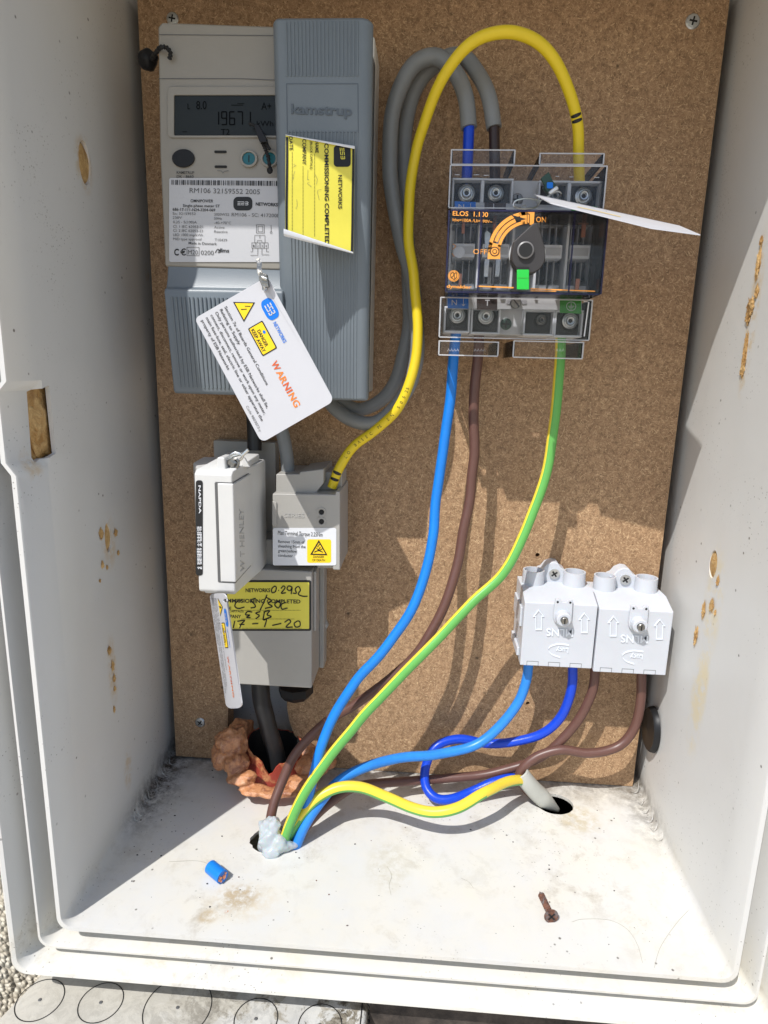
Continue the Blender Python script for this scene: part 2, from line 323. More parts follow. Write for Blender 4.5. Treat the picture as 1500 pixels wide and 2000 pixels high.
def ell(cx,cy,rx,ry=None,n=24,a0=0,a1=360,rot=0):
    ry=ry or rx; c=math.cos(math.radians(rot)); s_=math.sin(math.radians(rot)); full=abs(a1-a0)>=360; N=n if full else n+1; o=[]
    for k in range(N):
        t=math.radians(a0+(a1-a0)*k/n); x=rx*math.cos(t); y=ry*math.sin(t); o.append((cx+x*c-y*s_,cy+x*s_+y*c))
    return o
# lettering -----------------------------------------------------------
_g={}
def glyph(text,bold):
    k=(text,bold)
    if k in _g: return _g[k]
    cu=bpy.data.curves.new('t','FONT'); cu.body=text; cu.size=1; cu.offset=bold; cu.resolution_u=3
    ob=bpy.data.objects.new('t',cu); me=bpy.data.meshes.new_from_object(ob)
    vs=[(v.co.x,v.co.y) for v in me.vertices]; fs=[tuple(p.vertices) for p in me.polygons]
    bpy.data.objects.remove(ob); bpy.data.curves.remove(cu); bpy.data.meshes.remove(me)
    _g[k]=(vs,fs); return _g[k]
CAP=.729
def T(mb,text,p0,p1,h,F,mat,bold=0.0,eps=.0003,ext=0,fit=True,slant=0):
    vs,fs=glyph(text,bold)
    if not vs: return
    x0=min(v[0] for v in vs); x1=max(v[0] for v in vs); d=Vector((p1[0]-p0[0],p1[1]-p0[1])); L=d.length; u=d/L; up=Vector((u.y,-u.x))
    sx=L/(x1-x0)
    pts=[]
    for x,y in vs:
        q=Vector(p0)+u*((x-x0)*sx+y/CAP*h*slant)+up*(y/CAP*h); pts.append(F(q.x,q.y)+F.n*eps)
    mb.add(pts,fs,mat)
    if ext:
        n=len(pts); t=F.n*ext; ed={}
        for f in fs:
            for i in range(len(f)):
                a,b=f[i],f[(i+1)%len(f)]; kk=(min(a,b),max(a,b)); ed[kk]=ed.get(kk,0)+1
        o=len(mb.v)-n; mi=mb.m(mat)
        for i in range(n): mb.v.append(mb.v[o+i].copy()); mb.v[o+i]=mb.v[o+i]+t
        for (a,b),c in ed.items():
            if c==1: mb.f.append((o+a,o+b,o+n+b,o+n+a)); mb.mi.append(mi)
# things ---------------------------------------------------------------
def thing(name,label,cat,loc,group=None):
    o=bpy.data.objects.new(name,None); COL.objects.link(o); o.location=loc; o.empty_display_size=.01
    o['label']=label; o['category']=cat
    if group: o['group']=group
    return o
def tag(o,label,cat,group=None):
    o['label']=label; o['category']=cat
    if group: o['group']=group
    return o
def solo(mb,name,label,cat,group=None,**k):
    c=sum(mb.v,Vector())/len(mb.v); mb.v=[p-c for p in mb.v]; o=mb.build(name,**k); o.location=c; return tag(o,label,cat,group)
def boolean(o,cutters):
    for c in cutters:
        md=o.modifiers.new('b','BOOLEAN'); md.operation='DIFFERENCE'; md.object=c; md.solver='EXACT'
    dg=bpy.context.evaluated_depsgraph_get(); dg.update(); me=bpy.data.meshes.new_from_object(o.evaluated_get(dg)); o.modifiers.clear(); old=o.data; o.data=me; me.name=old.name
    for c in cutters: bpy.data.objects.remove(c)
# ================================================================== SETTING: house wall, ground-side box
YW=-.148
mb=MB(); mb.prism([(-1.2,YW,-1.0),(1.2,YW,-1.0),(1.2,YW,1.4),(-1.2,YW,1.4)],(0,.12,0),PEB)
wall=solo(mb,'house_wall','cream pebble dashed house wall behind the open meter cabinet','wall')
c=MB(); c.box(-.205,.205,-.4,.2,-.02,.568,PEB); c=c.build('cut'); boolean(wall,[c])
g_=MB(); g_.add([(-30,-30,-.95),(30,-30,-.95),(30,YW,-.95),(-30,YW,-.95)],[(0,1,2,3)],P('paving_concrete',lin((204,190,168)),.85,bump=.6,bscale=60,vary=.12,vscale=6))
gr=g_.build('ground',smooth=0); gr['kind']='structure'
# ================================================================== CABINET
HW=.188; ZT=.548; YF=-.166
bumpz=[.3093,.3044,.2701,.2639]
def ring(y,hw,z0,z1,r,b,n=6):
    o=[]
    for cx,cz,a in ((-hw+r,z0+r,180),(hw-r,z0+r,270),(hw-r,z1-r,0),(-hw+r,z1-r,90)):
        for k in range(n+1):
            t=math.radians(a+90*k/n); o.append((cx+r*math.cos(t),y,cz+r*math.sin(t)))
    for z,bb in zip(bumpz,(0,b,b,0)): o.append((-hw-bb,y,z))
    return o
def loft(rings,mat,mb,closed=False):
    n=len(rings[0]); vs=[p for r in rings for p in r]; fs=[]
    for k in range(len(rings)-(0 if closed else 1)):
        k2=(k+1)%len(rings)
        fs+=[(k*n+i,k*n+(i+1)%n,k2*n+(i+1)%n,k2*n+i) for i in range(n)]
    mb.add(vs,fs,mat); return n
cab=thing('meter_cabinet','open cream plastic meter cabinet recessed in a pebble dashed wall, door removed','cabinet',(0,-.166,0))
mb=MB(); st=[(.045,.0044,.004,0),(0,.0040,.004,0),(-.03,.0012,.005,0),(-.06,.0004,.006,0),(-.11,0,.0065,0),(-.138,0,.0065,0),(-.1405,0,.0065,.0045),(-.165,0,.0065,.0045),(YF,.0005,.0068,.0045)]
inner=[ring(y,HW+o,-0.0,ZT+.001,r,b) for y,o,r,b in st]; th=.0024
outer=[ring(y if y<.04 else y+.002,HW+o+th,-th,ZT+th,r+th*.6,b) for y,o,r,b in reversed(st)]
n=loft(inner+outer,CAB,mb); R=len(inner)+len(outer)
mb.add(inner[0],[tuple(range(n))],CAB); mb.add(outer[-1],[tuple(range(n))],CAB)
bm=bmesh.new()
shell=mb.build('cabinet_shell',cab,smooth=40)
b=bmesh.new(); b.from_mesh(shell.data); bmesh.ops.remove_doubles(b,verts=b.verts,dist=1e-6); bmesh.ops.recalc_face_normals(b,faces=b.faces); b.to_mesh(shell.data); b.free()
cuts=[]
def cutter(mb_): 
    o=mb_.build('cut'); b=bmesh.new(); b.from_mesh(o.data); bmesh.ops.remove_doubles(b,verts=b.verts,dist=1e-7); bmesh.ops.recalc_face_normals(b,faces=b.faces); b.to_mesh(o.data); b.free(); cuts.append(o)
def jag(cx,cy,rx,ry,amt,n=36,seed=1):
    rnd=random.Random(seed); return [(cx+rx*(1+rnd.uniform(-amt,amt))*math.cos(2*math.pi*i/n),cy+ry*(1+rnd.uniform(-amt,amt))*math.sin(2*math.pi*i/n),-.02) for i in range(n)]
H1=atz(536,1640); H2=atz(1080,1568); H3=Vector((-.0985,-.0135,0))
cutter(MB().prism(jag(H1.x,H1.y,.0165,.0135,.05),(0,0,.04),CAB))
cutter(MB().prism(jag(H2.x+.001,H2.y-.001,.0140,.0120,.01,seed=3),(0,0,.04),CAB))
cutter(MB().prism(jag(H3.x,H3.y,.0235,.0235,.02,seed=4),(0,0,.04),CAB))
def slot(px,py,X,wy,hz,py1,mat=CAB):   # oval hole through a side wall
    q=atx(px,py,X); pts=[(X-.01,a,c_) for a,c_ in ell(q.y,q.z,wy,hz,20)]; cutter(MB().prism(pts,(.02,0,0),CAB)); return q
SL=[slot(166,318,-.188,.0064,.0118,0),slot(211,1050,-.188,.0036,.0098,0),slot(1392,1102,.188,.0052,.0088,0)]
zt_,zb_=at(70,752,-.16).z,at(90,905,-.16).z
pk=[ (-.1905,y,z) for y,z in ((-.163,.302),(-.147,.302),(-.147,.263),(-.163,.263))]
q0=Vector((-.1925,0,0)); qa=atx(52,765,-.1925); qb=atx(80,752,-.1925); qc=atx(94,885,-.1925); qd=atx(62,903,-.1925)
cutter(MB().prism([qa-Vector((.01,0,0)),qb-Vector((.01,0,0)),qc-Vector((.01,0,0)),qd-Vector((.01,0,0))],(.03,0,0),CAB))
boolean(shell,cuts)
shell.data.set_sharp_from_angle(angle=math.radians(40))
# stepped front frame
mb=MB(); prof=[(.0030,-.1500),(.0120,-.1485),(.0133,-.1650),(.0137,-.1665),(.0150,-.1665),(.0156,-.1650),(.0158,-.1530),(.0190,-.1490),(.0222,-.1600),(.0232,-.1700),(.0245,-.1735),(.0265,-.1740),(.0288,-.1720),(.0294,-.1690),(.0294,-.1475),(.0030,-.1475)]
rings=[]
for o,y in prof:
    rg=ring(y,HW+o,-o,ZT+o,.0066+o*.06,.0045 if .0025<o<.0125 else (.0015 if o<.016 else 0)); rings.append(rg)
loft(rings,CAB,mb,True); mb.build('front_frame',cab,smooth=35)
# rubber-cement fillet curls at the floor/side joints
for sx,zs in ((-1,9),(1,6)):
    mb=MB()
    for k in range(zs):
        y=-.008-k*(.0085 if sx<0 else .0105)+random.uniform(-.003,.003); rr_=random.uniform(.0028,.0048); x=sx*(.1872)
        for _ in range(1):
            p=[Vector((x-sx*a_,y+random.uniform(-.001,.001)-b_*.5,c_)) for a_,b_,c_ in ((.0004,.0,rr_*1.9),(.0010,.002,rr_),(.0024,.003,.0014),(rr_,.001,.0008),(rr_*1.4,-.002,.0012))]
            mb.tube(cr(p,5),.0006,CAB,n=6,rf=lambda t,q_=random.uniform(.15,.5):.0001+q_*.001*math.sin(math.pi*t))
    mb.build('sealant_bead',cab)
# faded scratch arcs on the floor are in the material; foam plugs behind the slots
def lump(mb,c,r,mat,seed=0,amp=.25,sub=3,fr=1.6):
    from mathutils import noise as N
    b=bmesh.new(); bmesh.ops.create_icosphere(b,subdivisions=sub,radius=1)
    vs=[]
    for v in b.verts:
        k=1+amp*N.noise(v.co*fr+Vector((seed*3.1,seed,0)))+amp*.5*N.noise(v.co*fr*2.7+Vector((seed,seed*5,1)))
        vs.append(Vector((v.co.x*r[0]*k+c[0],v.co.y*r[1]*k+c[1],v.co.z*r[2]*k+c[2])))
    mb.add(vs,[tuple(x.index for x in f.verts) for f in b.faces],mat); b.free(); return mb
for i,(q,sx,lb) in enumerate(((SL[0],-1,'tan foam plug filling the upper oval hole in the left cabinet side'),(SL[1],-1,'tan foam plug filling the lower oval hole in the left cabinet side'),(SL[2],1,'yellow foam plug filling the oval hole in the right cabinet side'))):
    mb=lump(MB(),(q.x+sx*.0035,q.y,q.z),(.0032,.0105,.0115),TANF,i,.12); solo(mb,'foam_plug',lb,'foam','foam plugs in the cabinet holes')
mb=lump(MB(),((qa.x-.0030),(qa.y+qc.y)/2+.002,(qa.z+qc.z)/2),(.004,.0135,.022),TANF,8,.35,fr=2.2); solo(mb,'foam_plug','brownish foam filling the latch pocket of the left cabinet side','foam','foam plugs in the cabinet holes')
# smears of glue on side walls
def smears(lst,X,name,label):
    mb=MB(); sx=1 if X<0 else -1
    for i,(px,py,w_,h_) in enumerate(lst):
        q=atx(px,py,X); lump(mb,(q.x+sx*.00005,q.y,q.z),(.0006,w_,h_),TANF,i+3,.9,3,3.6)
    solo(mb,name,label,'foam')
smears([(198,1042,.0022,.0032),(226,1040,.0018,.0022),(231,1080,.001,.0016),(200,1103,.0012,.0022),(209,1108,.0008,.0013),(195,1134,.0008,.001)],-.1878,'foam_smear','tan foam smears round the lower oval hole on the left cabinet side')
smears([(214,1270,.002,.0025),(220,1300,.0016,.003),(223,1325,.0014,.0025),(224,1345,.0011,.0015),(223,1385,.0009,.002)],-.1878,'foam_smear','row of brown foam flecks low on the left cabinet side')
smears([(1487,470,.0013,.0022),(1481,515,.002,.0075),(1478,570,.0016,.0035),(1466,600,.0033,.0045),(1461,620,.0025,.003),(1456,680,.0018,.008),(1451,715,.0022,.005)],.1878,'foam_smear','ragged tan foam ridge in the sunlight high on the right cabinet side')
smears([(1390,1182,.0022,.0038),(1374,1192,.0018,.0052),(1402,1135,.0012,.003),(1359,1242,.0018,.0055),(1397,1197,.0006,.0015)],.1878,'foam_smear','three orange foam flecks below the oval hole on the right cabinet side')
SCR=P('scratch_line',lin((150,144,130)),.6)
for k,l in enumerate(([(1118,1800),(1140,1795),(1190,1797),(1225,1815),(1245,1845),(1255,1880)],[(1350,1772),(1320,1805),(1290,1850),(1278,1890)],[(330,1683),(390,1682),(430,1700)],[(756,1692),(765,1710),(760,1728),(764,1748)],[(900,1715),(915,1722),(925,1735)])):
    mb=MB(); pts=cr([atz(a_,b_,.0002) for a_,b_ in l],8); mb.tube(pts,.00007,SCR,n=5); mb.build('scratch',cab)
# blanking plug
q=atx(1268,1420,.1865); mb=MB(); mb.lathe((.1885,q.y-.003,q.z),(-1,0,0),[(0.0001,.0048),(.010,.0036),(.0128,.0040),(.0140,.0024),(.0145,.0)],BLK,n=40)
mb.v=[Vector((p.x,p.y,q.z+(p.z-q.z)*1.22)) for p in mb.v]
solo(mb,'blanking_plug','round black rubber plug on the right cabinet side beside the board','plug')
# ================================================================== BOARD
B=[at(445,1480),at(445,1400),at(448,1330),at(558,1330),at(561,1385),at(566,1412),at(576,1437),at(590,1452),at(612,1462),at(625,1478),at(636,1502)]
zb=.0022
pts=[Vector((-.185,0,zb)),Vector((B[0].x,0,zb))]+[Vector((p.x,0,p.z)) for p in B[1:9]]+[Vector((B[9].x,0,B[9].z)),Vector((B[10].x,0,.0006)),Vector((.185,0,-.0)),Vector((.185,0,.5465)),Vector((-.185,0,.5465))]
pts[-3].z=.0006
mb=MB(); mb.prism(pts,(0,.016,0),MDF); board=solo(mb,'mounting_board','brown hardboard backboard screwed inside the meter cabinet','board',smooth=0)
cuts=[]
for px,py in ((1050,1084),(1031,1374)):
    q=at(px,py); mb=MB(); mb.cyl(q-Vector((0,.01,0)),q+Vector((0,.008,0)),.0016,MDF,n=14); mb.v=[p-board.location+board.location for p in mb.v]; cutter(mb)
boolean(board,cuts)
def pozi(px,py,r,label,y=0,mat=STEEL,axis=None,pt=None):
    p=pt or at(px,py,y); r_=r*(p-CAM).dot(_r2)/F_PX
    o=thing('screw',label,'screw',p,'fixing screws'); d=Vector(axis) if axis else Vector((0,-1,0))
    mb=MB(); mb.lathe(p,d,[(r_,-.001),(r_,.0003),(r_*.86,.0009),(r_*.5,.0011),(.0001,.0011)],mat,n=24); mb.build('head',o)
    a=d.orthogonal().normalized(); b_=d.cross(a); mb=MB(); th=random.uniform(0,1.5); u=a*math.cos(th)+b_*math.sin(th); v_=d.cross(u)
    for e,f in ((u,v_),(v_,u)):
        mb.prism([p+d*.00112+e*r_*.55+f*r_*.12,p+d*.00112-e*r_*.55+f*r_*.12,p+d*.00112-e*r_*.55-f*r_*.12,p+d*.00112+e*r_*.55-f*r_*.12],d*.00005,BLKM)
    mb.v=[q+d*.00001*(i//8) for i,q in enumerate(mb.v)]
    mb.build('cross_recess',o); return o
pozi(337,37,12,'zinc cross head screw in the board above the grey meter')
pozi(1353,42,14,'zinc cross head screw at the upper right of the board')
pozi(391,1411,10,'zinc cross head screw low on the board left of the black cable')
pozi(661,941,7,'small zinc screw in the board right of the yellow cable end')
# ================================================================== METER
YP=-.068; YC=-.084
FP=Flat(YP); FC=Flat(YC)
met=thing('electricity_meter','grey electricity meter with dark display and ribbed blue grey covers','meter',(-.087,0,.30))
xl=at(308,100,YP).x; xs=at(545,300,YP).x; ztop=at(400,46,YP).z; xr=at(731,120,-.038).x
mb=MB(); mb.box(xl+.001,xr,-.038,-.0005,.303,at(600,70,-.038).z,HOUS); mb.build('housing',met,bevel=.0015)
def P3(lst,y): return [at(a,b,y) for a,b in lst]
mb=MB(); mb.prism(P3([(316,43),(308,52),(312,300),(322,520),(560,528),(560,52)],YP),(0,.026,0),FACE); mb.build('faceplate',met,bevel=.0012,seg=3)
mb=MB()
mb.stroke([(310,154),(470,154),(541,157)],1.4,FP,INKG,.0003,False); mb.stroke([(311,68),(538,70),(545,74)],1.4,FP,INKG,.0003,False)
mb.build('seam',met)
# bezel + lcd
mb=MB(); mb.ringpoly(rr(329,171,546,270,9),rr(341,187,544,266,3),FP,FACE,.0001,.0011); mb.build('display_bezel',met,bevel=.0004)
mb=MB(); mb.poly(rr(341,187,544,266,3),FP,LCD,.0003)
lcd=mb.build('display',met); FL=FP
mb=MB()
for s_,a,b,h in (('L',(367,214),(372,214),12),('8.0',(384,214),(404,214),17),('A+',(511,215),(530,215),15),('kWh',(502,247),(534,247),11),('T2',(432,264),(449,264),12)):
    T(mb,s_,a,b,h,FP,LCDD,eps=.0006)
# seven segment digits 19671
SEG={'1':'bc','9':'abcdfg','6':'acdefg','7':'abc'}
def seg7(mb,ch,x,y,w_,h_,t,F,mat):
    for sname in SEG[ch]:
        L={'a':(x,y,x+w_,y),'g':(x,y+h_/2,x+w_,y+h_/2),'d':(x,y+h_,x+w_,y+h_),'f':(x,y,x,y+h_/2),'b':(x+w_,y,x+w_,y+h_/2),'e':(x,y+h_/2,x,y+h_),'c':(x+w_,y+h_/2,x+w_,y+h_)}[sname]
        mb.stroke([(L[0],L[1]),(L[2],L[3])],t,F,mat,.0006,False)
for k,chh in enumerate('19671'): seg7(mb,chh,418+k*15.5,219,9.5,25,2.2,FP,LCDD)
mb.stroke([(488,246),(489.5,246)],2.5,FP,LCDD,.0006,False)
mb.stroke([(452,206),(475,206)],1,FP,LCDD,.0006,False); mb.stroke([(464,203),(478,203)],1,FP,LCDD,.0006,False); mb.stroke([(357,258),(366,258)],1.2,FP,LCDD,.0006,False)
mb.build('display_digits',lcd)
mb=MB(); p=at(359,310,YP); 
mb.poly(ell(359,310,22,18,28),FP,BLK,.0001,.0012); mb.build('optical_port',met,bevel=.0004)
for px,py in ((431,297),(431.5,326)):
    mb=MB(); mb.poly(rr(px-12,py-2.4,px+12,py+2.4,2.2),FP,BLKM,.0002,.0003); mb.build('indicator_slot',met)
for px in (487,527):
    mb=MB(); mb.ringpoly(ell(px,311,17),ell(px,311,12.5),FP,FACE,.0001,.0016); bt=mb.build('button',met,bevel=.0003)
    mb=MB(); mb.poly(ell(px,311,12.3),FP,TEAL,.0001,.0008); mb.poly([(px-1,304),(px+1,304),(px+1,318),(px-1,318)],FP,BLKM,.00095); mb.build('button_cap',bt)
# rating label
mb=MB(); mb.poly(rr(331,348,556,512,4),FP,RLAB,.00025,.0002); rl=mb.build('rating_label',met)
mb=MB(); e=.0007
x=336.0; rnd=random.Random(5)
while x<542:
    w_=rnd.choice((1.0,1.0,1.7,2.6)); mb.poly([(x,352+(x-336)*.01),(x+w_,352+(x-336)*.01),(x+w_,361.5+(x-336)*.012),(x,361.5+(x-336)*.01)],FP,INK,e); x+=w_+rnd.choice((.9,1.1,1.8,2.4))
for s_,a,b,h,m_,bd in (('RM106 32159552 2005',(371,377),(508,380),10,INKG,0),('OMNIPOWER',(373,395.5),(417,396),6,INK,.01),('Single-phase meter ST',(358,404.5),(430,405.5),5.4,INK,.01),('686-17-111-N24-3204-069',(338,412),(421,413.5),5.6,INK,.01),
    ('Sn: 32159552',(338,420),(383,420.5),5.2,INKG,0),('230V',(338,428),(356,428),5.2,INKG,0),('0.25 - 5(100)A',(339,436.5),(385,437),5.2,INKG,0),('Cl. 1 IEC 62053-21',(339,445),(397,446),5.2,INKG,0),('Cl. 2 IEC 62053-23',(339,453),(397,454),5.2,INKG,0),
    ('LED: 1000 imp/kWh',(339,461.5),(397,462),5.2,INKG,0),('MID type approval',(339,469.5),(394,470),5.2,INKG,0),('Made in Denmark',(369,477.5),(424,479),5.4,INKG,.01),
    ('2020W22',(419,421.5),(448,422),5.2,INKG,0),('50Hz',(419,429.5),(434,430),5.2,INKG,0),('-40-+70\u00b0C',(419,438),(452,438.5),5.2,INKG,0),('Active',(419,446.5),(439,447),5.2,INKG,0),('Reactive',(419,455),(445,455.5),5.2,INKG,0),('T10439',(420,471),(444,472),5.2,INKG,0),
    ('RM106 - SC: 4172008',(453,423),(546,425),7.2,INKG,0),('NETWORKS',(500,402),(543,403.5),6.5,INK,.03),('C',(341,499),(350,499),13,INK,.03),('\u20ac',(353,499),(364,499),13,INK,.02),('M20',(368,497),(387,497.5),9,INKG,0),('0200',(393,498),(418,498.5),9,INKG,0),('dlms',(427,493),(448,493.5),8,INK,.02),
    ('KAMSTRUP',(346,340),(380,340.5),5.5,INK,.005),('DK - 8660',(346,348),(379,348),5.5,INK,.005)):
    T(mb,s_,a,b,h,FP,m_,bd,e)
def frame(mb,x0,y0,x1,y1,t,F,mat,e): mb.ringpoly([(x0,y0),(x1,y0),(x1,y1),(x0,y1)],[(x0+t,y0+t),(x1-t,y0+t),(x1-t,y1-t),(x0+t,y1-t)],F,mat,e)
frame(mb,365.5,483,390,500,.9,FP,INKG,e); frame(mb,501,439,517,456,.8,FP,INKG,e); frame(mb,504,442,514,453,.8,FP,INKG,e)
mb.stroke([(530,440),(530,453)],.9,FP,INKG,e,False); mb.ringpoly(ell(530,454.5,2.2),ell(530,454.5,1.4),FP,INKG,e)
for k in range(4):
    frame(mb,492+k*8,474,500.4+k*8,485.5,.8,FP,INKG,e); T(mb,'1234'[k],(494.5+k*8,483),(497.5+k*8,483),5,FP,INKG,0,e)
for l in ([(498,474),(498,460),(518,460),(518,474)],[(503,474),(503,470),(512,470),(512,474)],[(490,499),(504,499),(504,485)],[(526,498),(512,498),(512,485)],[(494,485),(494,492),(490,492)],[(521,485),(521,492),(526,492)],[(508,460),(508,466)]):
    mb.stroke(l,.9,FP,INKG,e,False)
# cloud mark of the meter reading protocol
mb.stroke([(421,494),(426,487),(431,492),(426,494)],1.4,FP,INK,e)
mb.stroke([(425,334),(433,334.5),(436,339),(439,335),(447,334)],1,FP,INKG,e,False)
mb.poly(rr(456.5,385,493.5,411.5,9),FP,INK,e); 
def esb(mb,c,u,v,F,mat,e):   # the rounded 'ESB' mark; u along reading, v up, in pixels
    def q(a,b): return (c[0]+u[0]*a+v[0]*b,c[1]+u[1]*a+v[1]*b)
    wd=math.hypot(*v)*.17
    for l in ([(-.78,.42),(-.3,.42)],[(-.78,0),(-.34,0)],[(-.78,-.42),(-.3,-.42)],[(.22,.42),(-.18,.42),(-.22,.0),(.2,0),(.18,-.42),(-.24,-.42)],[(.36,.42),(.74,.42),(.80,.2),(.66,0),(.36,0)],[(.66,0),(.82,-.2),(.74,-.42),(.36,-.42)]):
        mb.stroke([q(*p_) for p_ in l],wd,F,mat,e,False)
esb(mb,(475,398),(13,.2),(-.2,7),FP,LAB,e+.0002)
mb.build('printing',rl)
# terminal cover (ribbed, left)
def prof_x(mb,prof,x0,x1,mat): mb.prism([(x0,y,z) for y,z in prof],(x1-x0,0,0),mat)
zA=at(430,508,YP).z; zBt=at(430,568,-.074).z; zBo=at(430,771,-.066).z
mb=MB(); pr=[(-.0665,zA),(-.0672,zA-.004),(-.0685,zA-.010),(-.071,zA-.0165),(-.0735,zBt+.001),(-.0745,zBt-.0015),(-.0668,zBo+.0015),(-.065,zBo),(-.02,zBo),(-.02,zA)]
prof_x(mb,pr,xl-.0005,xs+.003,COVER); tc=mb.build('terminal_cover',met,bevel=.0015,seg=3)
def ribs(mb,x0,x1,nr,ztop_,zbot,yt,yb,mat,d=.0007):
    vs=[];N=nr*4
    for i in range(N+1):
        x=x0+(x1-x0)*i/N; a=(0,d,d,0)[i%4]
        vs+=[(x,yt+.0001-a if a else yt+.0002,ztop_),(x,yb+.0001-a if a else yb+.0002,zbot)]
    mb.add(vs,[(2*i,2*i+2,2*i+3,2*i+1) for i in range(N)],mat)
    return mb
def ribprisms(mb,x0,x1,nr,zt,zb_,yt,yb,mat,d=.0007):
    p=(x1-x0)/nr
    for i in range(nr):
        a=x0+p*i+p*.22; c_=x0+p*i+p*.78; m=(a+c_)/2
        vs=[]
        for z,y in ((zt,yt),(zb_,yb)): vs+=[(a,y+.0002,z),(a+p*.1,y-d*.8,z),(m,y-d,z),(c_-p*.1,y-d*.8,z),(c_,y+.0002,z)]
        mb.add(vs,[(k,k+1,k+6,k+5) for k in range(4)]+[(0,1,2,3,4),(9,8,7,6,5)],mat)
ra=MB(); ribprisms(ra,xl+.003,xs+.001,26,zBt-.004,zBo+.004,-.0744,-.0672,COVER); ra.build('ribbing',tc,smooth=0)
# tall cover (right)
x0=xs+.0002; zt2=at(600,33,YC).z; zb2=at(630,784,-.070).z; xa=at(703,400,YC).x
mb=MB(); zb2=at(630,784,YC+.017).z; cs=[(x0,-.03),(x0,YC+.004),(x0+.0015,YC+.001),(x0+.004,YC),(xa,YC),(xa+.003,YC+.0015),(xa+.0052,YC+.005),(xr-.0008,-.052),(xr,-.038),(xr,-.03)]
mb.prism([(x,y,zb2+.001) for x,y in cs],(0,0,zt2-zb2-.001),COVER); TAP=lambda v: Vector((v.x,v.y+(.017*(zt2-v.z)/(zt2-zb2)*(-.045-v.y)/.039 if v.y<-.045 else 0),v.z)); mb.v=[TAP(v) for v in mb.v]; tall=mb.build('side_cover',met,bevel=.0018,seg=3)
rx0=at(557,300,YC).x; rx1=at(699,300,YC).x
ra=MB(); zz=[at(600,42,YC).z,at(600,152,YC+.004).z,at(600,259,YC+.0065).z,at(600,776,YC+.0165).z]
ribprisms(ra,rx0,rx1,20,zz[0],zz[1],YC,YC,COVER); ribprisms(ra,rx0,rx1,20,zz[2],zz[3],YC,YC,COVER); ra.v=[TAP(v) for v in ra.v]; ra.build('ribbing',tall,smooth=0)
mb=MB(); frame(mb,557,159,699,254,1.5,FC,COVERD,.0002); T(mb,'kamstrup',(566,217),(686,221),27*.72,FC,COVERD,.022,.0002,.0004); mb.v=[TAP(v) for v in mb.v]; mb.build('embossed_name',tall)
# peeling yellow sticker on the side cover
def sy(px,py): 
    u=(px-557)/134; v=(py-265)/200
    yl=-.093-.008*v**2; yr=-.0815-.006*max(0,v-.35)**2; return yl*(1-u)+yr*u - .003*math.sin(math.pi*min(max(v,0),1))*(1-u)
FS=Bil(sy)
def spx(u,v): # sticker u,v -> px
    a=Vector((558,264)).lerp(Vector((693,290)),u); b=Vector((557,455)).lerp(Vector((690,494)),u); q=a.lerp(b,v); return q.x,q.y
mb=MB(); NU,NV=10,16; vs=[]
for j in range(NV+1):
    for i in range(NU+1): vs.append(FS(*spx(i/NU,j/NV)))
k=len(vs); vs+=[p+Vector((0,.00015,0)) for p in vs]
fs=[(j*(NU+1)+i,j*(NU+1)+i+1,(j+1)*(NU+1)+i+1,(j+1)*(NU+1)+i) for j in range(NV) for i in range(NU)]
mb.add(vs,fs,YEL); mb.add(vs,[tuple(q+k for q in f) for f in fs],LAB)
stk=mb.build('commissioning_label',tall); stk['label']='yellow label peeling away from the meter cover'
# curled ends
for (va,sg,wd) in ((0,-1,(1.5,6)),(1,1,(13,3))):
    P_=[]; mb=MB()
    for i in range(NU+1):
        u=i/NU; px_,py_=spx(u,va); w_=wd[0]*(1-u)+wd[1]*u; p0=FS(px_,py_)
        for t in range(7):
            an=math.pi*1.25*t/6; rad=w_/2*.4/F_PX
            P_.append(p0+Vector((0,-rad*(1-math.cos(an)),-sg*rad*math.sin(an)*(1 if sg>0 else 1)))+Vector((0,0,0)))
    mb.add(P_,[(i*7+t,i*7+t+1,(i+1)*7+t+1,(i+1)*7+t) for i in range(NU) for t in range(6)],LAB); mb.build('curled_edge',stk)
mb=MB()
mb.stroke([(561,268),(561,315),(560.5,360),(560,405),(560,452)],4.5,FS,INK,.0003); mb.stroke([(690.5,291),(690,340),(689,390),(688.5,440),(687.5,492)],4.5,FS,INK,.0003)
mb.poly(rr(652,284,685,326,7),FS,INK,.0002); esb(mb,(669,300),(1.5,14),(8.5,0),FS,YEL,.0004)
T(mb,'NETWORKS',(661,342),(661,408),7.5,FS,INK,.02,.0003)
T(mb,'COMMISSIONING COMPLETED',(634,280),(635,478),8.2,FS,INK,.025,.0003)
T(mb,'NAME',(616,276),(616,299),7,FS,INK,.015,.0003); T(mb,'(BLOCK CAPITALS)',(606,276),(606,331),4.5,FS,INK,.01,.0003)
T(mb,'COMPANY',(591,272),(591,322),7.5,FS,INK,.015,.0003); T(mb,'DATE',(565,267),(566,294),7,FS,INK,.015,.0003)
for x_,y0_,y1_ in ((614.5,301,462),(592,325,458),(571,297,450)):
    y=y0_
    while y<y1_: mb.poly([(x_-.6,y),(x_+.6,y),(x_+.6,y+1.4),(x_-.6,y+1.4)],FS,INK,.0003); y+=2.7
rnd=random.Random(3)
for cx,cy in ((575,345),(603,365),(578,400),(616,350),(624,380),(574,325),(600,340)):
    l=[(cx+rnd.uniform(-5,5),cy+rnd.uniform(-12,12)) for _ in range(4)]; mb.stroke(sorted(l,key=lambda q:q[1]),.5,FS,INKG,.0003)
mb.build('printing',stk)
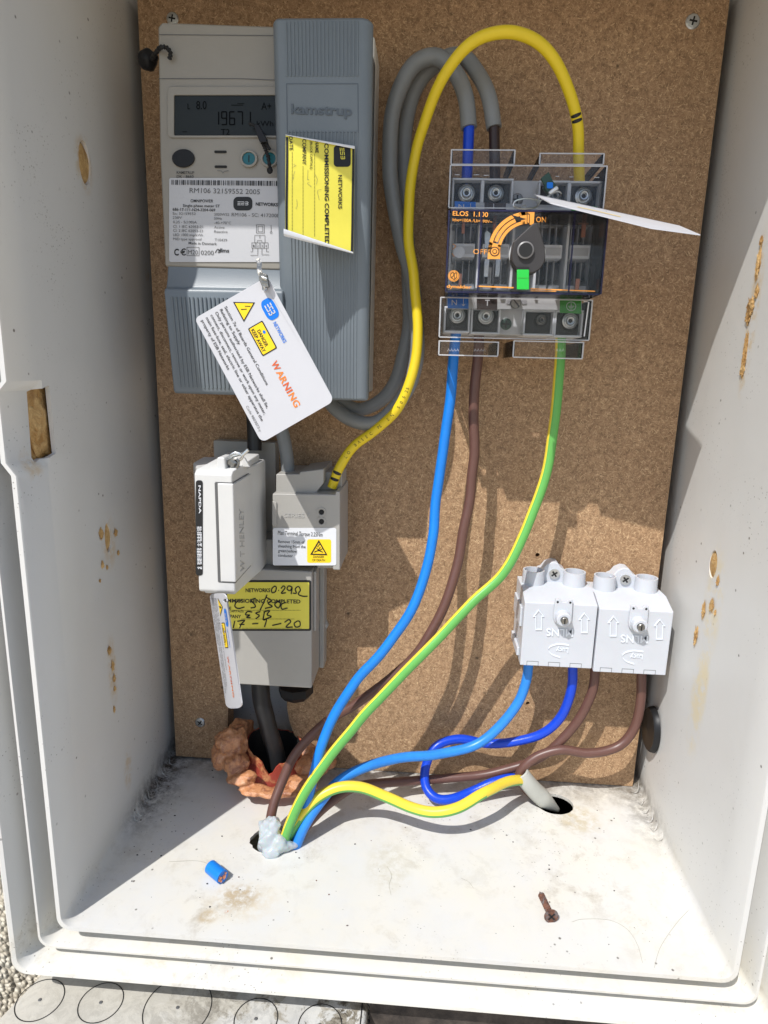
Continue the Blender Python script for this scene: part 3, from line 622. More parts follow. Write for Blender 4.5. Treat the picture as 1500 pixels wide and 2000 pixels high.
# ================================================================== SEALS on the meter
t=thing('wire_seal','black ball seal on twisted cord hanging at the left edge of the meter','seal',at(300,115,-.06))
mb=MB(); mb.tube(cr([at(a,b,c) for a,b,c in ((331,115,-.070),(333,103,-.072),(325,93,-.072),(313,93,-.072),(304,104,-.064),(297,115,-.052))],8),.0011,BLKM,n=8,rf=lambda u:.0011+.0003*math.sin(u*70)); mb.build('cord',t)
mb=MB(); lump(mb,at(288,117,-.045),(.0058,.0055,.0058),BLK,2,.12); lump(mb,at(302,112,-.05),(.0022,.002,.0022),BLK,4,.2); mb.build('ball',t)
t=thing('wire_seal','black plastic seal with twisted tail hanging over the display and button','seal',at(512,260,-.067))
mb=MB(); mb.tube([at(a,b,-.073) for a,b in ((486,240),(492,243),(498,246))],.0009,BLKM,n=8); mb.prism(P3([(495,243),(505,243),(519,268),(521,277),(508,278),(503,268)],-.077),(0,.005,0),BLK); mb.build('body',t,bevel=.0008)
mb=MB(); mb.tube(cr([at(a,b,-.074) for a,b in ((510,274),(517,288),(523,305),(528,332))],8),.001,BLKM,n=8,rf=lambda u:.001+.0003*math.sin(u*60)); mb.tube(cr([at(a,b,-.074) for a,b in ((517,276),(522,284),(527,292))],5),.0009,BLKM,n=8)
lump(mb,at(527,333,-.074),(.0018,.0015,.0018),BLK,1,.2,2); mb.build('tail',t)
t=thing('clip_seal','silver metal strip seal hooked through the white card on the meter','seal',at(510,520,-.082))
mb=MB()
def strip(mb,lst,wd,mat,th=.0004):
    pts=[at(a,b,c) for a,b,c in lst]; N=len(pts); vs=[]
    for i,p in enumerate(pts):
        t_=(pts[min(i+1,N-1)]-pts[max(i-1,0)]).normalized(); s_=t_.cross(Vector((0.3,-1,0))).normalized()*wd/2; nn=t_.cross(s_).normalized()*th
        vs+=[p+s_,p-s_,p-s_+nn,p+s_+nn]
    fs=[(i*4+k,i*4+(k+1)%4,i*4+4+(k+1)%4,i*4+4+k) for i in range(N-1) for k in range(4)]+[(0,1,2,3),(4*N-4,4*N-3,4*N-2,4*N-1)]
    mb.add(vs,fs,mat)
strip(mb,[(503,505,-.088),(507,515,-.089),(506,524,-.089),(508,534,-.090),(514,545,-.095)],.0026,DSTEEL)
mb.build('strip',t); mb=MB(); mb.prism([at(a,b,-.0985) for a,b in ((507,530),(521,536),(525,560),(513,563),(505,545))],(0,.003,0),DSTEEL)
mb.cyl(at(511,541,-.099),at(522,546,-.099),.0012,STEEL,n=10); mb.build('clip',t,bevel=.0004)
mb=MB(); mb.tube(cr([at(a,b,c) for a,b,c in ((516,560,-.0985),(517,567,-.0965),(516,566,-.0905),(512,556,-.086))],6),.0006,STEEL,n=8); mb.build('wire_loop',t)
# ================================================================== WARNING CARDS
def warning_card(F,org,U,V,label,loc,group='white warning cards'):
    """org: pixel of the text's lower-left card corner, U: px vector along reading (86 mm), V: px vector text-up (50 mm)"""
    def q(a,b): return (org[0]+U[0]*a+V[0]*b, org[1]+U[1]*a+V[1]*b)
    t=thing('warning_card',label,'card',loc,group)
    r=.045; pts=[]
    asp=math.hypot(*U)/math.hypot(*V)
    for cx,cy,a in ((1-r,1-r*asp,90),(r,1-r*asp,180),(r,r*asp,270-0),(1-r,r*asp,0)): pass
    for cx,cy,a in ((r*.7,r*.7*asp,180),(1-r,r*asp,270),(1-r,1-r*asp,0),(r*.7,1-r*.7*asp,90)):
        for k in range(6):
            th=math.radians(a+90*k/5); rr0=r if cx>.5 else r*.7; pts.append(q(cx+rr0*math.cos(th),cy+rr0*asp*math.sin(th)))
    hole=[q(.0628+.017*math.cos(a),.902+.017*asp*math.sin(a)) for a in [2*math.pi*i/24+math.pi*1.25-2*math.pi/48*0 for i in range(24)]]
    # sheet with a punched hole: join hole ring to outline ring (both 24 points)
    a=[F(*p) for p in pts]; h=[F(*p) for p in hole]; n=24
    vs=a+h+[p-F.n*.0007 for p in a+h]
    fs=[]
    mb=MB()
    front=[(i,(i+1)%n,(i+1)%n+n,i+n) for i in range(n)]
    mb.add(vs,front+[tuple(j+2*n for j in f) for f in front]+[(i,(i+1)%n,(i+1)%n+2*n,i+2*n) for i in range(n)]+[(i+n,(i+1)%n+n,(i+1)%n+3*n,i+3*n) for i in range(n)],CARD)
    cardo=mb.build('card',t,smooth=0)
    mb=MB(); nu=math.hypot(*V); nV=(V[0]/nu,V[1]/nu)
    def TT(s_,u0,u1,v0,h,mat,bd=0): 
        # baseline at v0 from u0 to u1; height h in card units of V
        vs_,fs_=glyph(s_,bd); x0=min(v[0] for v in vs_); x1=max(v[0] for v in vs_)
        pts_=[]
        for x,y in vs_:
            p=q(u0+(x-x0)/(x1-x0)*(u1-u0),v0+y/CAP*h); pts_.append(F(*p)+F.n*.00025)
        mb.add(pts_,fs_,mat)
    lines=[('Section 7e of Boards General Conditions',.037,.664,.374),('Relating to Supply',.037,.318,.311),('Only persons authorised by ESB Networks shall fix,',.037,.808,.247),('connect, disconnect, remove or work upon any meter,',.037,.838,.183),('main fuse-box, seal, electric line or other apparatus the',.037,.868,.119),('property of ESB Networks',.037,.434,.055)]
    for s_,u0,u1,v0 in lines: TT(s_,u0,u1,v0,.037,INK,.006)
    TT('Code 9803073-y',.722,.925,.040,.032,INKG,-.004)
    def pg(lst,mat,e=.0002): mb.add([F(*q(a_,b_))+F.n*e for a_,b_ in lst],[tuple(range(len(lst)))],mat)
    pg([(.035,.497),(.116,.725),(.197,.497)],INK); pg([(.049,.512),(.116,.700),(.183,.512)],YELD,.00028)
    # the triangle stands on its side as on the card: apex along reading direction; bolt inside
    for l in ([(.166,.60),(.19,.69),(.165,.672)],): pass
    mb.stroke([q(.124,.655),q(.104,.60),q(.128,.60),q(.110,.54)],1.7,F,INK,.0004,False)
    pg(rr(.252,.500,.474,.702,.014),INK); pg(rr(.260,.514,.466,.688,.010),YELD,.00028)
    for s_,u0,u1,v0,h in (('DANGER',.298,.428,.585,.042),('KEEP AWAY',.272,.452,.526,.042)):
        vs_,fs_=glyph(s_,.02); x0=min(v[0] for v in vs_); x1=max(v[0] for v in vs_)
        mb.add([F(*q(u0+(x-x0)/(x1-x0)*(u1-u0),v0+y/CAP*h))+F.n*.0004 for x,y in vs_],fs_,INK)
    pg([(.330+.013*math.cos(a_),.655+.018*math.sin(a_)) for a_ in [i*.5236 for i in range(12)]],BLUEP,.0004)
    # blue mark
    bl=[]
    for cx,cy,a_ in ((.155,.885,180),(.155+.105,.885,270),(.26,.945,0),(.155,.945,90)):
        pass
    for x_,y_ in rr(.132,.765,.288,.925,.055,5): bl.append((x_,y_))
    pg(bl,BLUEP); c_=q(.210,.845); esb(mb,c_,(U[0]*.05,U[1]*.05),(V[0]*.085,V[1]*.085),F,CARD,.0004)
    TT('NETWORKS',.306,.468,.795,.045,BLUEP,.015)
    for i,ch in enumerate('WARNING'):
        uu=.545+[0,.073,.127,.176,.232,.257,.311][i]; ww=[.066,.052,.043,.046,.011,.046,.048][i]; TT(ch,uu,uu+ww,.548,.082,(ORD,ORP,ORP,ORD,ORD,ORP,ORP)[i],.018)
    mb.build('printing',cardo,smooth=0); return t
FK=Flat(-.0945)
c0=(383,627); 
warning_card(FK,(380,622),(131,243),(142,-82),'white warning card hanging flat in front of the grey meter covers',at(520,560,-.09))
# hole in plane; second card hangs edge-on below the fuse carrier
pa=at(410,1165,-.088); pb=at(441,1163,-.137); pc=at(442,1383,-.086)
FE=Pln(pa,(pb-pa).cross(pc-pa)); 
if FE.n.dot(CAM-pa)<0: FE.n=-FE.n
warning_card(FE,(409,1160),(33,224),(31,-1),'white warning card hanging almost edge-on below the fuse carrier',at(425,1163,-.09))
# third card: horizontal sheet hung from the isolator seal
A=Vector((.0635,-.118,.4035)); 
def cardpt(px,py,y): return at(px,py,y)
pA=at(1042,378,-.072); pB=at(1075,396,-.117); pG=at(1272,445,-.1165); pC=at(1368,458,-.1085); pD=at(1326,440,-.069)
t=thing('warning_card','white warning card sticking out edge-on to the right from the isolator','card',pA,'white warning cards')
mb=MB(); mb.prism([pA,pB,pG,pC,pD],(0,.0,-.0005),CARD); mb.build('card',t)
mb=MB(); s0=at(1125,403,-.100); s1=at(1215,424,-.100)
mb.stroke([(1128,403.6),(1170,413),(1212,423)],.7,Pln(pA+Vector((0,0,.0003)),(pB-pA).cross(pD-pA)),YELD,.0000,False); mb.build('printing',t)
# ================================================================== SERVICE CUT-OUT
cut=thing('service_cutout','grey fused service cut-out with a tall pale carrier above the black supply cable','fuse unit',(-.105,0,.10))
YB=-.046; FB=Flat(YB)
def bxp(mb,x0,y0,x1,y1,yf,yb,mat):    # box from front-face pixels
    a=at(x0,y0,yf); b=at(x1,y1,yf); return mb.box(a.x,b.x,yf,yb,b.z,a.z,mat)
a=at(425,1108,YB); b=at(609,1345,YB)
mb=MB(); prx=[(a.x+.002,a.z),(b.x,a.z),(b.x,at(609,1242,YB).z),(b.x,b.z),(a.x,b.z),(a.x,at(420,1260,YB).z),(a.x+.002,at(420,1255,YB).z)]
mb.prism([(x,YB,z) for x,z in prx],(0,.0415,0),GREYP); base=mb.build('base',cut,bevel=.0012)
# side flange steps on the right
mb=MB(); e=at(609,1103,YB); zt_=a.z
mb.prism([(b.x,-.030,zt_),(b.x,-.040,zt_-.002),(b.x,-.040,at(609,1245,YB).z+.002),(b.x,-.024,at(609,1235,YB).z)],(.002,0,0),GREYP)
mb.box(b.x,b.x+.0035,-.014,-.0005,at(600,1346,YB).z+.001,a.z+.004,GREYP)
q=at(625,1221,-.004); mb.prism([(b.x,-.005,q.z+.011),(q.x+.003,-.005,q.z+.008),(q.x+.0065,-.005,q.z),(q.x+.003,-.005,q.z-.007),(b.x,-.005,q.z-.012)],(0,.0045,0),GREYP)
mb.build('side_flange',cut,bevel=.0006)
pozi(626,1221,11,'zinc screw through the side lug of the grey service cut-out',pt=at(626,1221,-.0052))
mb=MB(); bxp(mb,416,860,541,1120,-.012,-.0005,GREYP); mb.build('back_plate',cut,bevel=.001)
mb=MB(); bxp(mb,436,1050,534,1180,-.034,-.012,GREYP); mb.build('fuse_base',cut,bevel=.001)
# black gland cap
mb=MB(); q=at(577,1352,-.024); mb.lathe((q.x,-.022,at(577,1349,-.024).z+.004),(0,0,-1),[(.0001,0),(.0132,0),(.0132,.006),(.010,.010),(.0001,.010)],BLK,n=8); mb.build('blanking_cap',cut)
# commissioning label on the base
mb=MB(); mb.poly(rr(441,1133,608,1232,4),FB,INK,.0001,.0001); mb.poly(rr(444,1137,604,1228,2),FB,YEL,.00025,.00005); cl=mb.build('commissioning_label',cut); cl['label']='yellow label filled in with black handwriting'
mb=MB(); e=.0005
T(mb,'NETWORKS',(480,1156),(528,1156),7.5,FB,INK,.025,e); T(mb,'COMMISSIONING COMPLETED',(426,1176),(587,1178),7.5,FB,INK,.025,e); T(mb,'NAME',(427,1189),(452,1190),5.5,FB,INK,.015,e); T(mb,'(BLOCK CAPITALS)',(424,1195),(476,1195.5),4,FB,INK,.01,e); T(mb,'COMPANY',(430,1206),(471,1207),6.5,FB,INK,.02,e)
for x0_,x1_,y_ in ((453,586,1191),(472,576,1208),(452,588,1226)):
    x=x0_
    while x<x1_: mb.poly([(x,y_),(x+1.4,y_),(x+1.4,y_+1),(x,y_+1)],FB,INK,e); x+=2.6
for l in ([(537,1144),(531,1150),(532,1157),(538,1155),(540,1147),(537,1144)],[(544,1152),(545,1153)],[(549,1149),(554,1144),(557,1148),(550,1158),(559,1157)],[(571,1146),(564,1144),(561,1150),(567,1153),(571,1147),(569,1160)],[(572,1158),(579,1158),(577,1150),(583,1145),(587,1152),(583,1160),(592,1164),(601,1164)],
    [(474,1172),(464,1174),(459,1183),(466,1188),(478,1185)],[(500,1168),(490,1172),(497,1179),(499,1185),(490,1187)],[(522,1161),(516,1175),(508,1192)],[(520,1166),(530,1172),(524,1178),(532,1184),(518,1188)],[(541,1174),(537,1181),(544,1187),(548,1178),(541,1174)],[(559,1176),(550,1180),(551,1189),(562,1187)],
    [(493,1195),(484,1194),(480,1200),(488,1201),(482,1205),(490,1206)],[(509,1194),(500,1197),(507,1202),(500,1208)],[(517,1194),(514,1210)],[(515,1195),(527,1192),(522,1200),(530,1204),(515,1210)],
    [(459,1212),(456,1226)],[(464,1213),(478,1211),(472,1218),(468,1227)],[(468,1219),(478,1219)],[(493,1218),(505,1217)],[(515,1211),(521,1209),(517,1224)],[(532,1221),(550,1217)],[(556,1215),(564,1210),(568,1214),(559,1224),(572,1224)],[(582,1212),(575,1217),(578,1224),(586,1222),(586,1214),(582,1212)]):
    mb.stroke(l,2.3,FB,BLKM,.0006)
mb.build('printing',cl)
# fuse carrier -----------------------------------------------------
YCf=-.105; FCa=Flat(YCf); xR=at(456,1040,YCf).x; xL=at(395,1040,YCf).x; xLL=xL-.0035
zT=at(430,920,YCf).z; zB=at(430,1159,YCf).z
car=MB()
crs=[(xLL,-.092),(xL-.001,YCf+.002),(xL+.002,YCf),(xR-.001,YCf),(xR,YCf+.001),(xR+.0006,-.060),(xR,-.042),(xLL,-.042)]
def lo(zt,zb,sh=0):
    return [(x,y,z) for z in (zt,zb) for x,y in crs]
side=[(YCf,zT-.002),(YCf+.003,zT),(-.045,zT+.002),(-.042,zT+.002),(-.042,zB+.024),(-.052,zB+.0225),(-.070,zB+.012),(-.090,zB+.004),(YCf+.010,zB),(YCf+.0015,zB),(YCf,zB+.0015)]
car.prism([(xLL,y,z) for y,z in side],(xR-xLL,0,0),CARR)
carrier=car.build('fuse_carrier',cut,bevel=.0022,seg=3)
carrier['label']='tall pale grey fuse carrier standing out from the unit'
# recessed grip line and raised inner panel
FSd=Pln((xR+.0001,0,0),(1,0,0))
mb=MB()
zp1=at(425,943,YCf).z; zp0=at(430,1136,YCf).z; xg=at(424,1040,YCf).x
mb.box(xg+.0012,xR+.0009,YCf-.0009,-.052,zp0,zp1,CARR); pan=mb.build('grip_panel',carrier,bevel=.001)
mb=MB(); mb.box(xg-.0004,xg+.0012,YCf-.00025,YCf+.001,zp0,zp1,INKG); mb.box(xg,xR+.0004,YCf-.0002,-.052,zp1,zp1+.0005,INKG); mb.box(xg,xR+.0004,YCf-.0002,-.052,zp0-.0005,zp0,INKG); mb.build('groove',carrier)
FS2=Pln((xR+.0009,0,0),(1,0,0)); mb=MB(); T(mb,'W T HENLEY',(478,1116),(475,994),9,FS2,EMB,.0,.00005,.0003); mb.build('embossed_name',pan)
# rear body of carrier
mb=MB(); zr1=at(516,897,-.05).z; zr0=at(516,1118,-.05).z; mb.prism([(x,y,zr0+.001) for x,y in ((xLL+.0012,-.0985),(-.1385,-.060),(-.141,-.034),(xR+.002,-.034),(xR+.002,-.052),(xR-.002,-.0985))],(0,0,zr1-zr0-.003),CARR); mb.build('carrier_body',cut,bevel=.0012)
# black label wrapped on the left chamfer
FLc=Pln((xL+.0012,YCf-.0004,0),(0,-1,0)); mb=MB(); mb.poly(rr(382.5,938,396,1124,5),Flat(YCf-.0002),INK,.0001)
lbl=Flat(YCf-.0003)
for k in range(3):
    for j,(s_,v0,v1) in enumerate((('NAPDA',948,1003),('SUPPLY',1028,1068),('SERIES 7',1070,1112))):
        if k==1 or j: T(mb,s_,(385+k*3,v0),(386+k*3,v1),3 if k!=1 else 4.6,lbl,LAB,.02,.0003)
mb.build('label',carrier)
# sealing lugs
for x0_,x1_,nm in ((421,441,0),(470,488,1)):
    mb=MB(); y_=-.098 if nm==0 else -.082; p0=at(x0_,914,y_); p1=at(x1_,914,y_); zt_=at(x0_,893,y_).z
    mb.prism([(p0.x,y_,zT-.001),(p0.x+.001,y_,zt_),(p1.x-(.0006 if nm==0 else .0035),y_,zt_),(p1.x,y_,zT-.001)],(0,.014 if nm==0 else .003,0),CARR); mb.build('sealing_lug',carrier,bevel=.001)
t=thing('wire_seal','silver wire twisted through the lugs on top of the fuse carrier','seal',at(455,905,-.09))
mb=MB(); mb.tube(cr([at(*p,-.092) for p in ((443,908),(447,895),(455,886),(466,885),(474,892),(462,903),(450,911),(444,905),(452,893),(462,889),(475,885),(484,878))],8),.0009,STEEL,n=8)
mb.tube(cr([at(*p,-.094) for p in ((448,906),(456,898),(463,897),(466,906),(460,916))],8),.0007,DSTEEL,n=8); mb.cyl(at(472,890,-.0935),at(485,878,-.0935),.0011,STEEL,n=8); mb.build('wire',t)
mb=MB(); lump(mb,at(453,904,-.093),(.003,.0026,.003),DSTEEL,3,.5,2,2); mb.build('knot',t)
t=thing('wire_seal','crimped dark seal under the fuse carrier holding the edge-on white card','seal',at(425,1165,-.09))
mb=MB(); mb.tube(cr([at(*p,-.094) for p in ((415,1160),(418,1172),(428,1175),(434,1166),(430,1160))],8),.0008,DSTEEL,n=8); lump(mb,at(424,1167,-.093),(.0028,.0024,.0026),BLK,5,.5,2,2); lump(mb,at(419,1172,-.094),(.0012,.001,.0012),STEEL,5,.5,2,2); mb.build('crimp',t)
# earth block ('SERIES 7') ------------------------------------------
YE=-.052; FEa=Flat(YE)
eb=thing('earth_terminal_block','grey terminal block with torque label beside the pale fuse carrier','terminal block',at(600,1110,0))
mb=MB(); a=at(532,965,YE); b=at(664,1103,YE)
out=[(532,964),(655,966),(655,960),(664,960),(664,1114),(650,1113),(650,1104),(532,1100)]
mb.prism([at(*p,YE) for p in out],(0,.044,0),GREYP); mb.build('body',eb,bevel=.0008)
mb=MB(); out=[(539,926),(585,926),(585,922),(632,916),(632,944),(619,960),(619,966),(539,966)]
mb.prism([at(p[0],p[1],YE+.006) for p in out],(0,.04,0),GREYP)
mb.prism([at(p[0],p[1],YE+.018) for p in ((619,920),(668,924),(668,1066),(664,1110),(619,1110))],(0,.025,0),GREYP); mb.build('rear_body',eb,bevel=.0008)
mb=MB(); mb.prism([at(*p,YE) for p in ((532,978),(541,980),(541,1028),(532,1026))],(0,-.0012,0),GREYP); mb.build('clip_tab',eb,bevel=.0005)
for py in (1000,1018.5):
    mb=MB(); mb.ringpoly(ell(628,py,9),ell(628,py,6),FEa,GREYP,.0,.0007); mb.poly(ell(628,py,5),FEa,BLKM,.0002); mb.build('probe_hole',eb)
mb=MB(); T(mb,'SERIES 7',(555,1010),(606,1011),8.5,FEa,EMB,0,.0001,.0003); mb.build('embossed_name',eb)
mb=MB(); mb.poly(rr(533,1031,657,1104,4),FEa,LAB,.0001,.0002); el=mb.build('torque_label',eb)
mb=MB(); mb.poly(rr(600,1053,647,1099,4),FEa,YELD,.0004)
T(mb,'Max Terminal Torque 2.25Nm',(543,1044),(630,1048),8.5,FEa,INK,0,.0005)
for k,(s_,x_) in enumerate((('Remove 15mm of',595),('sheathing from the',597),('green/yellow',580),('conductor',572))): T(mb,s_,(543.5,1060+k*8.9),(x_,1061.5+k*8.9),6,FEa,INK,.004,.0005)
mb.ringpoly([(623,1054),(640,1084),(606,1083)],[(623,1059),(636,1081.5),(610,1081)],FEa,INK,.0006)
mb.stroke([(625,1062),(620,1068),(626,1068),(621,1075)],1.6,FEa,INK,.0006,False); mb.stroke([(614,1078),(622,1075),(631,1078)],1.8,FEa,INK,.0006); mb.stroke([(618,1070),(624,1074),(630,1071)],1.4,FEa,INK,.0006)
T(mb,'DANGER',(612,1089),(633,1089.5),4.6,FEa,INK,.005,.0006); T(mb,'OF DEATH',(610,1095.5),(635,1096),4.6,FEa,INK,.005,.0006); mb.build('printing',el)
# ================================================================== ISOLATOR SWITCH
iso=thing('isolator_switch','clear covered isolator switch with orange dial and teardrop knob','switch',at(1015,690,0))
YT=-.048; YL=-.086; FT=Flat(YT); FLd=Flat(YL)
mb=MB(); bxp(mb,884,347,1171,406,-.046,-.0005,ELG) if False else None
# back body
pa=at(884,340,YT); pb=at(1140,652,YT)
xa_=at(878,500,YT).x; xb_=at(1166,500,YT).x-.004
mb.box(xa_,xb_-.0015,-.020,-.0005,at(900,650,YT).z,at(900,345,YT).z,ELG); mb.build('mounting_base',iso,bevel=.0008)
# terminal cells
def cell(x0,y0,x1,y1,screw,dark=True,sx=0,sy=0,rad=15):
    mb=MB(); a=at(x0,y0,YT); b=at(x1,y1,YT); w_=.0012
    mb.box(a.x,b.x,YT,-.020,b.z,b.z+w_,TERM); mb.box(a.x,b.x,YT,-.020,a.z-w_,a.z,TERM); mb.box(a.x,a.x+w_,YT,-.020,b.z+w_,a.z-w_,TERM); mb.box(b.x-w_,b.x,YT,-.020,b.z+w_,a.z-w_,TERM)
    o=mb.build('terminal_frame',iso,bevel=.0004)
    mb=MB(); mb.box(a.x+w_,b.x-w_,-.041,-.020,b.z+w_,a.z-w_,ELD); mb.build('terminal_clamp',o)
    if screw:
        p=at(sx,sy,-.0415); k=(p-CAM).dot(_r2)/F_PX; mb=MB(); m_=STEEL if screw==1 else DSTEEL
        mb.lathe(p,(0,-1,0),[(rad*k*1.32,-.0006),(rad*k*1.32,.0002),(rad*k*1.18,.0004),(rad*k*1.1,.0002)],BLK,n=30)
        mb.lathe(p,(0,-1,0),[(rad*k,0),(rad*k,.0008),(rad*k*.8,.0012),(rad*k*.72,.0006),(rad*k*.62,.0006),(rad*k*.6,.0024),(rad*k*.46,.0030),(rad*k*.34,.0029),(rad*k*.32,.0012),(.0001,.0012)],m_,n=30)
        mb.lathe(p,(0,-1,0),[(rad*k*.3,.0013),(.0001,.0013)],BLKM,n=6); mb.build('clamp_screw',o)
cell(884,347,941,409,1,sx=911,sy=378,rad=16); cell(943,348,1000,410,1,sx=968,sy=378,rad=15); cell(1053,352,1109,412,2,sx=1083,sy=384,rad=13); cell(1113,353,1171,414,1,sx=1139,sy=384,rad=16)
cell(868,598,917,650,1,sx=893,sy=616,rad=15); cell(921,600,976,653,1,sx=949,sy=618,rad=15); cell(1024,604,1081,656,2,sx=1057,sy=625,rad=10); cell(1085,605,1136,659,1,sx=1113,sy=627,rad=15)
mb=MB(); bxp(mb,1001,352,1052,414,-.040,-.020,ELG); mb.build('centre_pillar',iso,bevel=.0008); mb=MB(); bxp(mb,977,602,1023,655,-.040,-.020,ELG); p=at(1008,391,-.0402); 
mb.build('centre_pillar',iso,bevel=.0008)
for px,py,rd in ((1010,390,9),(988,633,10)):
    mb=MB(); p=at(px,py,-.0402); mb.lathe(p,(0,-1,0),[(.0036,0),(.0036,.0004),(.003,.0008),(.0001,.0008)],DSTEEL if rd==9 else SEALG,n=18); mb.prism([p+Vector((.0024*c_,-.00085,.0024*s_)) for c_,s_ in ((1,.2),(-1,.2),(-1,-.2),(1,-.2))],(0,-.0001,0),BLKM); mb.prism([p+Vector((.0024*c_,-.0009,.0024*s_)) for c_,s_ in ((.2,1),(-.2,1),(-.2,-1),(.2,-1))],(0,-.0001,0),BLKM); mb.build('screw',iso)
# label strips
Fl2=Flat(-.0505)
mb=MB(); mb.poly([(888,394),(1166,404),(1166,418),(888,408)],Fl2,GRL,0,.0004); mb.poly([(888,393.5),(929,395),(929,408),(888,407)],Fl2,BLUEP,.0006); mb.poly([(946,395.5),(988,397),(988,411),(946,409)],Fl2,BRL,.0006); mb.poly([(1115,400),(1166,404),(1166,418),(1115,416)],Fl2,GRNL,.0006)
T(mb,'N',(895,408),(906,408.5),9,Fl2,LAB,.01,.0008); mb.stroke([(919,398),(919,407)],1,Fl2,LAB,.0008,False); mb.stroke([(964,398),(964,409)],1.4,Fl2,LAB,.0008,False); mb.build('label_strip',iso)
mb=MB(); mb.poly([(875,578),(1136,584),(1136,606),(875,602)],Fl2,GRL,0,.0004); mb.poly([(874,577),(915,579),(915,603),(874,602)],Fl2,BLUEP,.0006); mb.poly([(931,580),(971,581.5),(971,606),(931,605)],Fl2,BRL,.0006); mb.poly([(1093,580),(1135,582),(1135,613),(1093,611)],Fl2,GRNL,.0006)
T(mb,'N',(882,596),(892,596.3),11,Fl2,LAB,0,.0008); mb.stroke([(905,582),(905,597)],1.1,Fl2,LAB,.0008,False); mb.stroke([(902,594),(905,598),(908,594)],1.1,Fl2,LAB,.0008,False); T(mb,'T',(947,597),(956,597.3),12,Fl2,LAB,.015,.0008)
mb.ringpoly(ell(1115,598.5,9.5,9),ell(1115,598.5,8.4,7.9),Fl2,LAB,.0008)
for l in ([(1115,592),(1115,598)],[(1109,598.3),(1121,598.3)],[(1111,601.3),(1119,601.3)],[(1113,604),(1117,604)]): mb.stroke(l,1,Fl2,LAB,.0008,False)
mb.build('label_strip',iso)
mb=MB(); 
for x0_,x1_ in ((989,1001),(1019,1028)): mb.poly([(x0_,584),(x1_,584),(x1_,594),(x0_,594)],Fl2,CLEARE,.0004,.0006)
mb.poly([(996,586),(1022,586),(1022,592),(996,592)],Fl2,CLEARE,.0004,.0003); p=at(1007,592,-.052); mb.build('latch',iso)
mb=MB(); mb.lathe(p,(0,-1,0),[(.0034,0),(.0034,.001),(.0028,.0016),(.0001,.0016)],DSTEEL,n=20); mb.prism([p+Vector((a_,-.0018,b_)) for a_,b_ in ((-.0022,.0022),(-.0016,.0026),(.0022,-.0018),(.0016,-.0024))],(0,-.0001,0),BLKM); mb.build('screw',iso)
# switch module behind the lid
ma_=at(874,412,-.05); mb_=at(1160,575,-.05)
mb=MB(); X0,X1=at(880,490,-.05).x,at(1156,490,-.05).x; Z1,Z0=at(1000,424,-.05).z,at(1000,566,-.05).z
mb.box(X0,X1,-.024,-.020,Z0,Z1,ELG); mod=mb.build('switch_module',iso)
mb=MB(); zc1,zc0=at(1000,478,-.055).z,at(1000,504,-.055).z
for a_,b_ in ((891,924),(947,989),(1060,1092),(1117,1145)):
    for c_,d_ in ((441,470),(512,546)):
        mb=MB(); p0=at(a_,c_,-.045); p1=at(b_,d_,-.045); mb.box(p0.x,p1.x,-.040,-.024,p1.z,p0.z,ELD); mb.build('contact_chamber',mod)
mb=MB()
cols=[880,932,941,1003,1040,1052,1101,1108,1158]
for x_ in (878,934,1000,1046,1105,1157): 
    xx=at(x_,490,-.052).x; mb.box(xx-.0007,xx+.0007,-.056,-.030,Z0,Z1,TERM)
for (xa2,xb2) in ((880,931),(938,998),(1050,1101),(1109,1155)):
    A_=at(xa2,490,-.055).x;B_=at(xb2,490,-.055).x; mb.box(A_+.0012,B_-.0012,-.0565,-.030,zc0,zc1,TERM); 
    mb.box(A_+.002,B_-.002,-.0568,-.0565,zc0+.0015,zc1-.0015,ELG)
    for s_ in (0,1):
        w3=(B_-A_)*.42; o_=A_+.001+s_*(B_-A_)*.5; mb.box(o_,o_+w3,-.050,-.03,Z0,Z0+.003,LUCY if xa2<1000 else TERM); mb.box(o_,o_+w3,-.050,-.03,Z1-.004,Z1-.001,TERM)
    for s_ in (.2,.5,.75): mb.box(A_+(B_-A_)*s_,A_+(B_-A_)*s_+.0006,-.046,-.03,Z0+.003,Z1-.004,ELG)
mb.build('divider',mod,bevel=.0003)
def blade(x,y0,y1,w_,nm='contact_blade',mat=COPP,y=-.058):
    mb=MB(); a=at(x-w_/2,y0,y); b=at(x+w_/2,y1,y); mb.box(a.x,b.x,y,y+.0015,b.z,a.z,mat); mb.build(nm,mod,bevel=.0002)
blade(905,433,456,5); blade(1140,437,463,6); blade(899,534,558,5); blade(1128,544,566,6); blade(1140,429,438,20); blade(906,427,434,16); blade(967,427,434,16); blade(966,432,454,5,mat=COPP)
for x_ in (952,974):
    mb=MB(); mb.prism([at(x_-5,454,-.060),at(x_,451,-.060),at(x_+6,456,-.060),at(x_+4,484,-.060),at(x_-5,484,-.060)],(0,.002,0),STEEL); mb.build('contact_blade',mod)
    mb=MB(); mb.prism([at(x_-5,506,-.060),at(x_+4,506,-.060),at(x_+1,540,-.060),at(x_-7,540,-.060)],(0,.002,0),STEEL); mb.build('contact_blade',mod)
blade(956,522,556,5,mat=DSTEEL)
mb=MB(); mb.poly([(884,484),(894,484),(894,502),(884,502)],Flat(-.058),GRL,0,.001); mb.lathe(at(897,493,-.0585),(0,-1,0),[(.0032,0),(.0032,.001),(.0001,.0012)],TERM); mb.stroke([(884,476),(890,481),(884,487)],2,Flat(-.0592),ORG,0); mb.stroke([(883,495),(887,501)],2,Flat(-.0592),ORG,0); mb.build('indicator',mod)
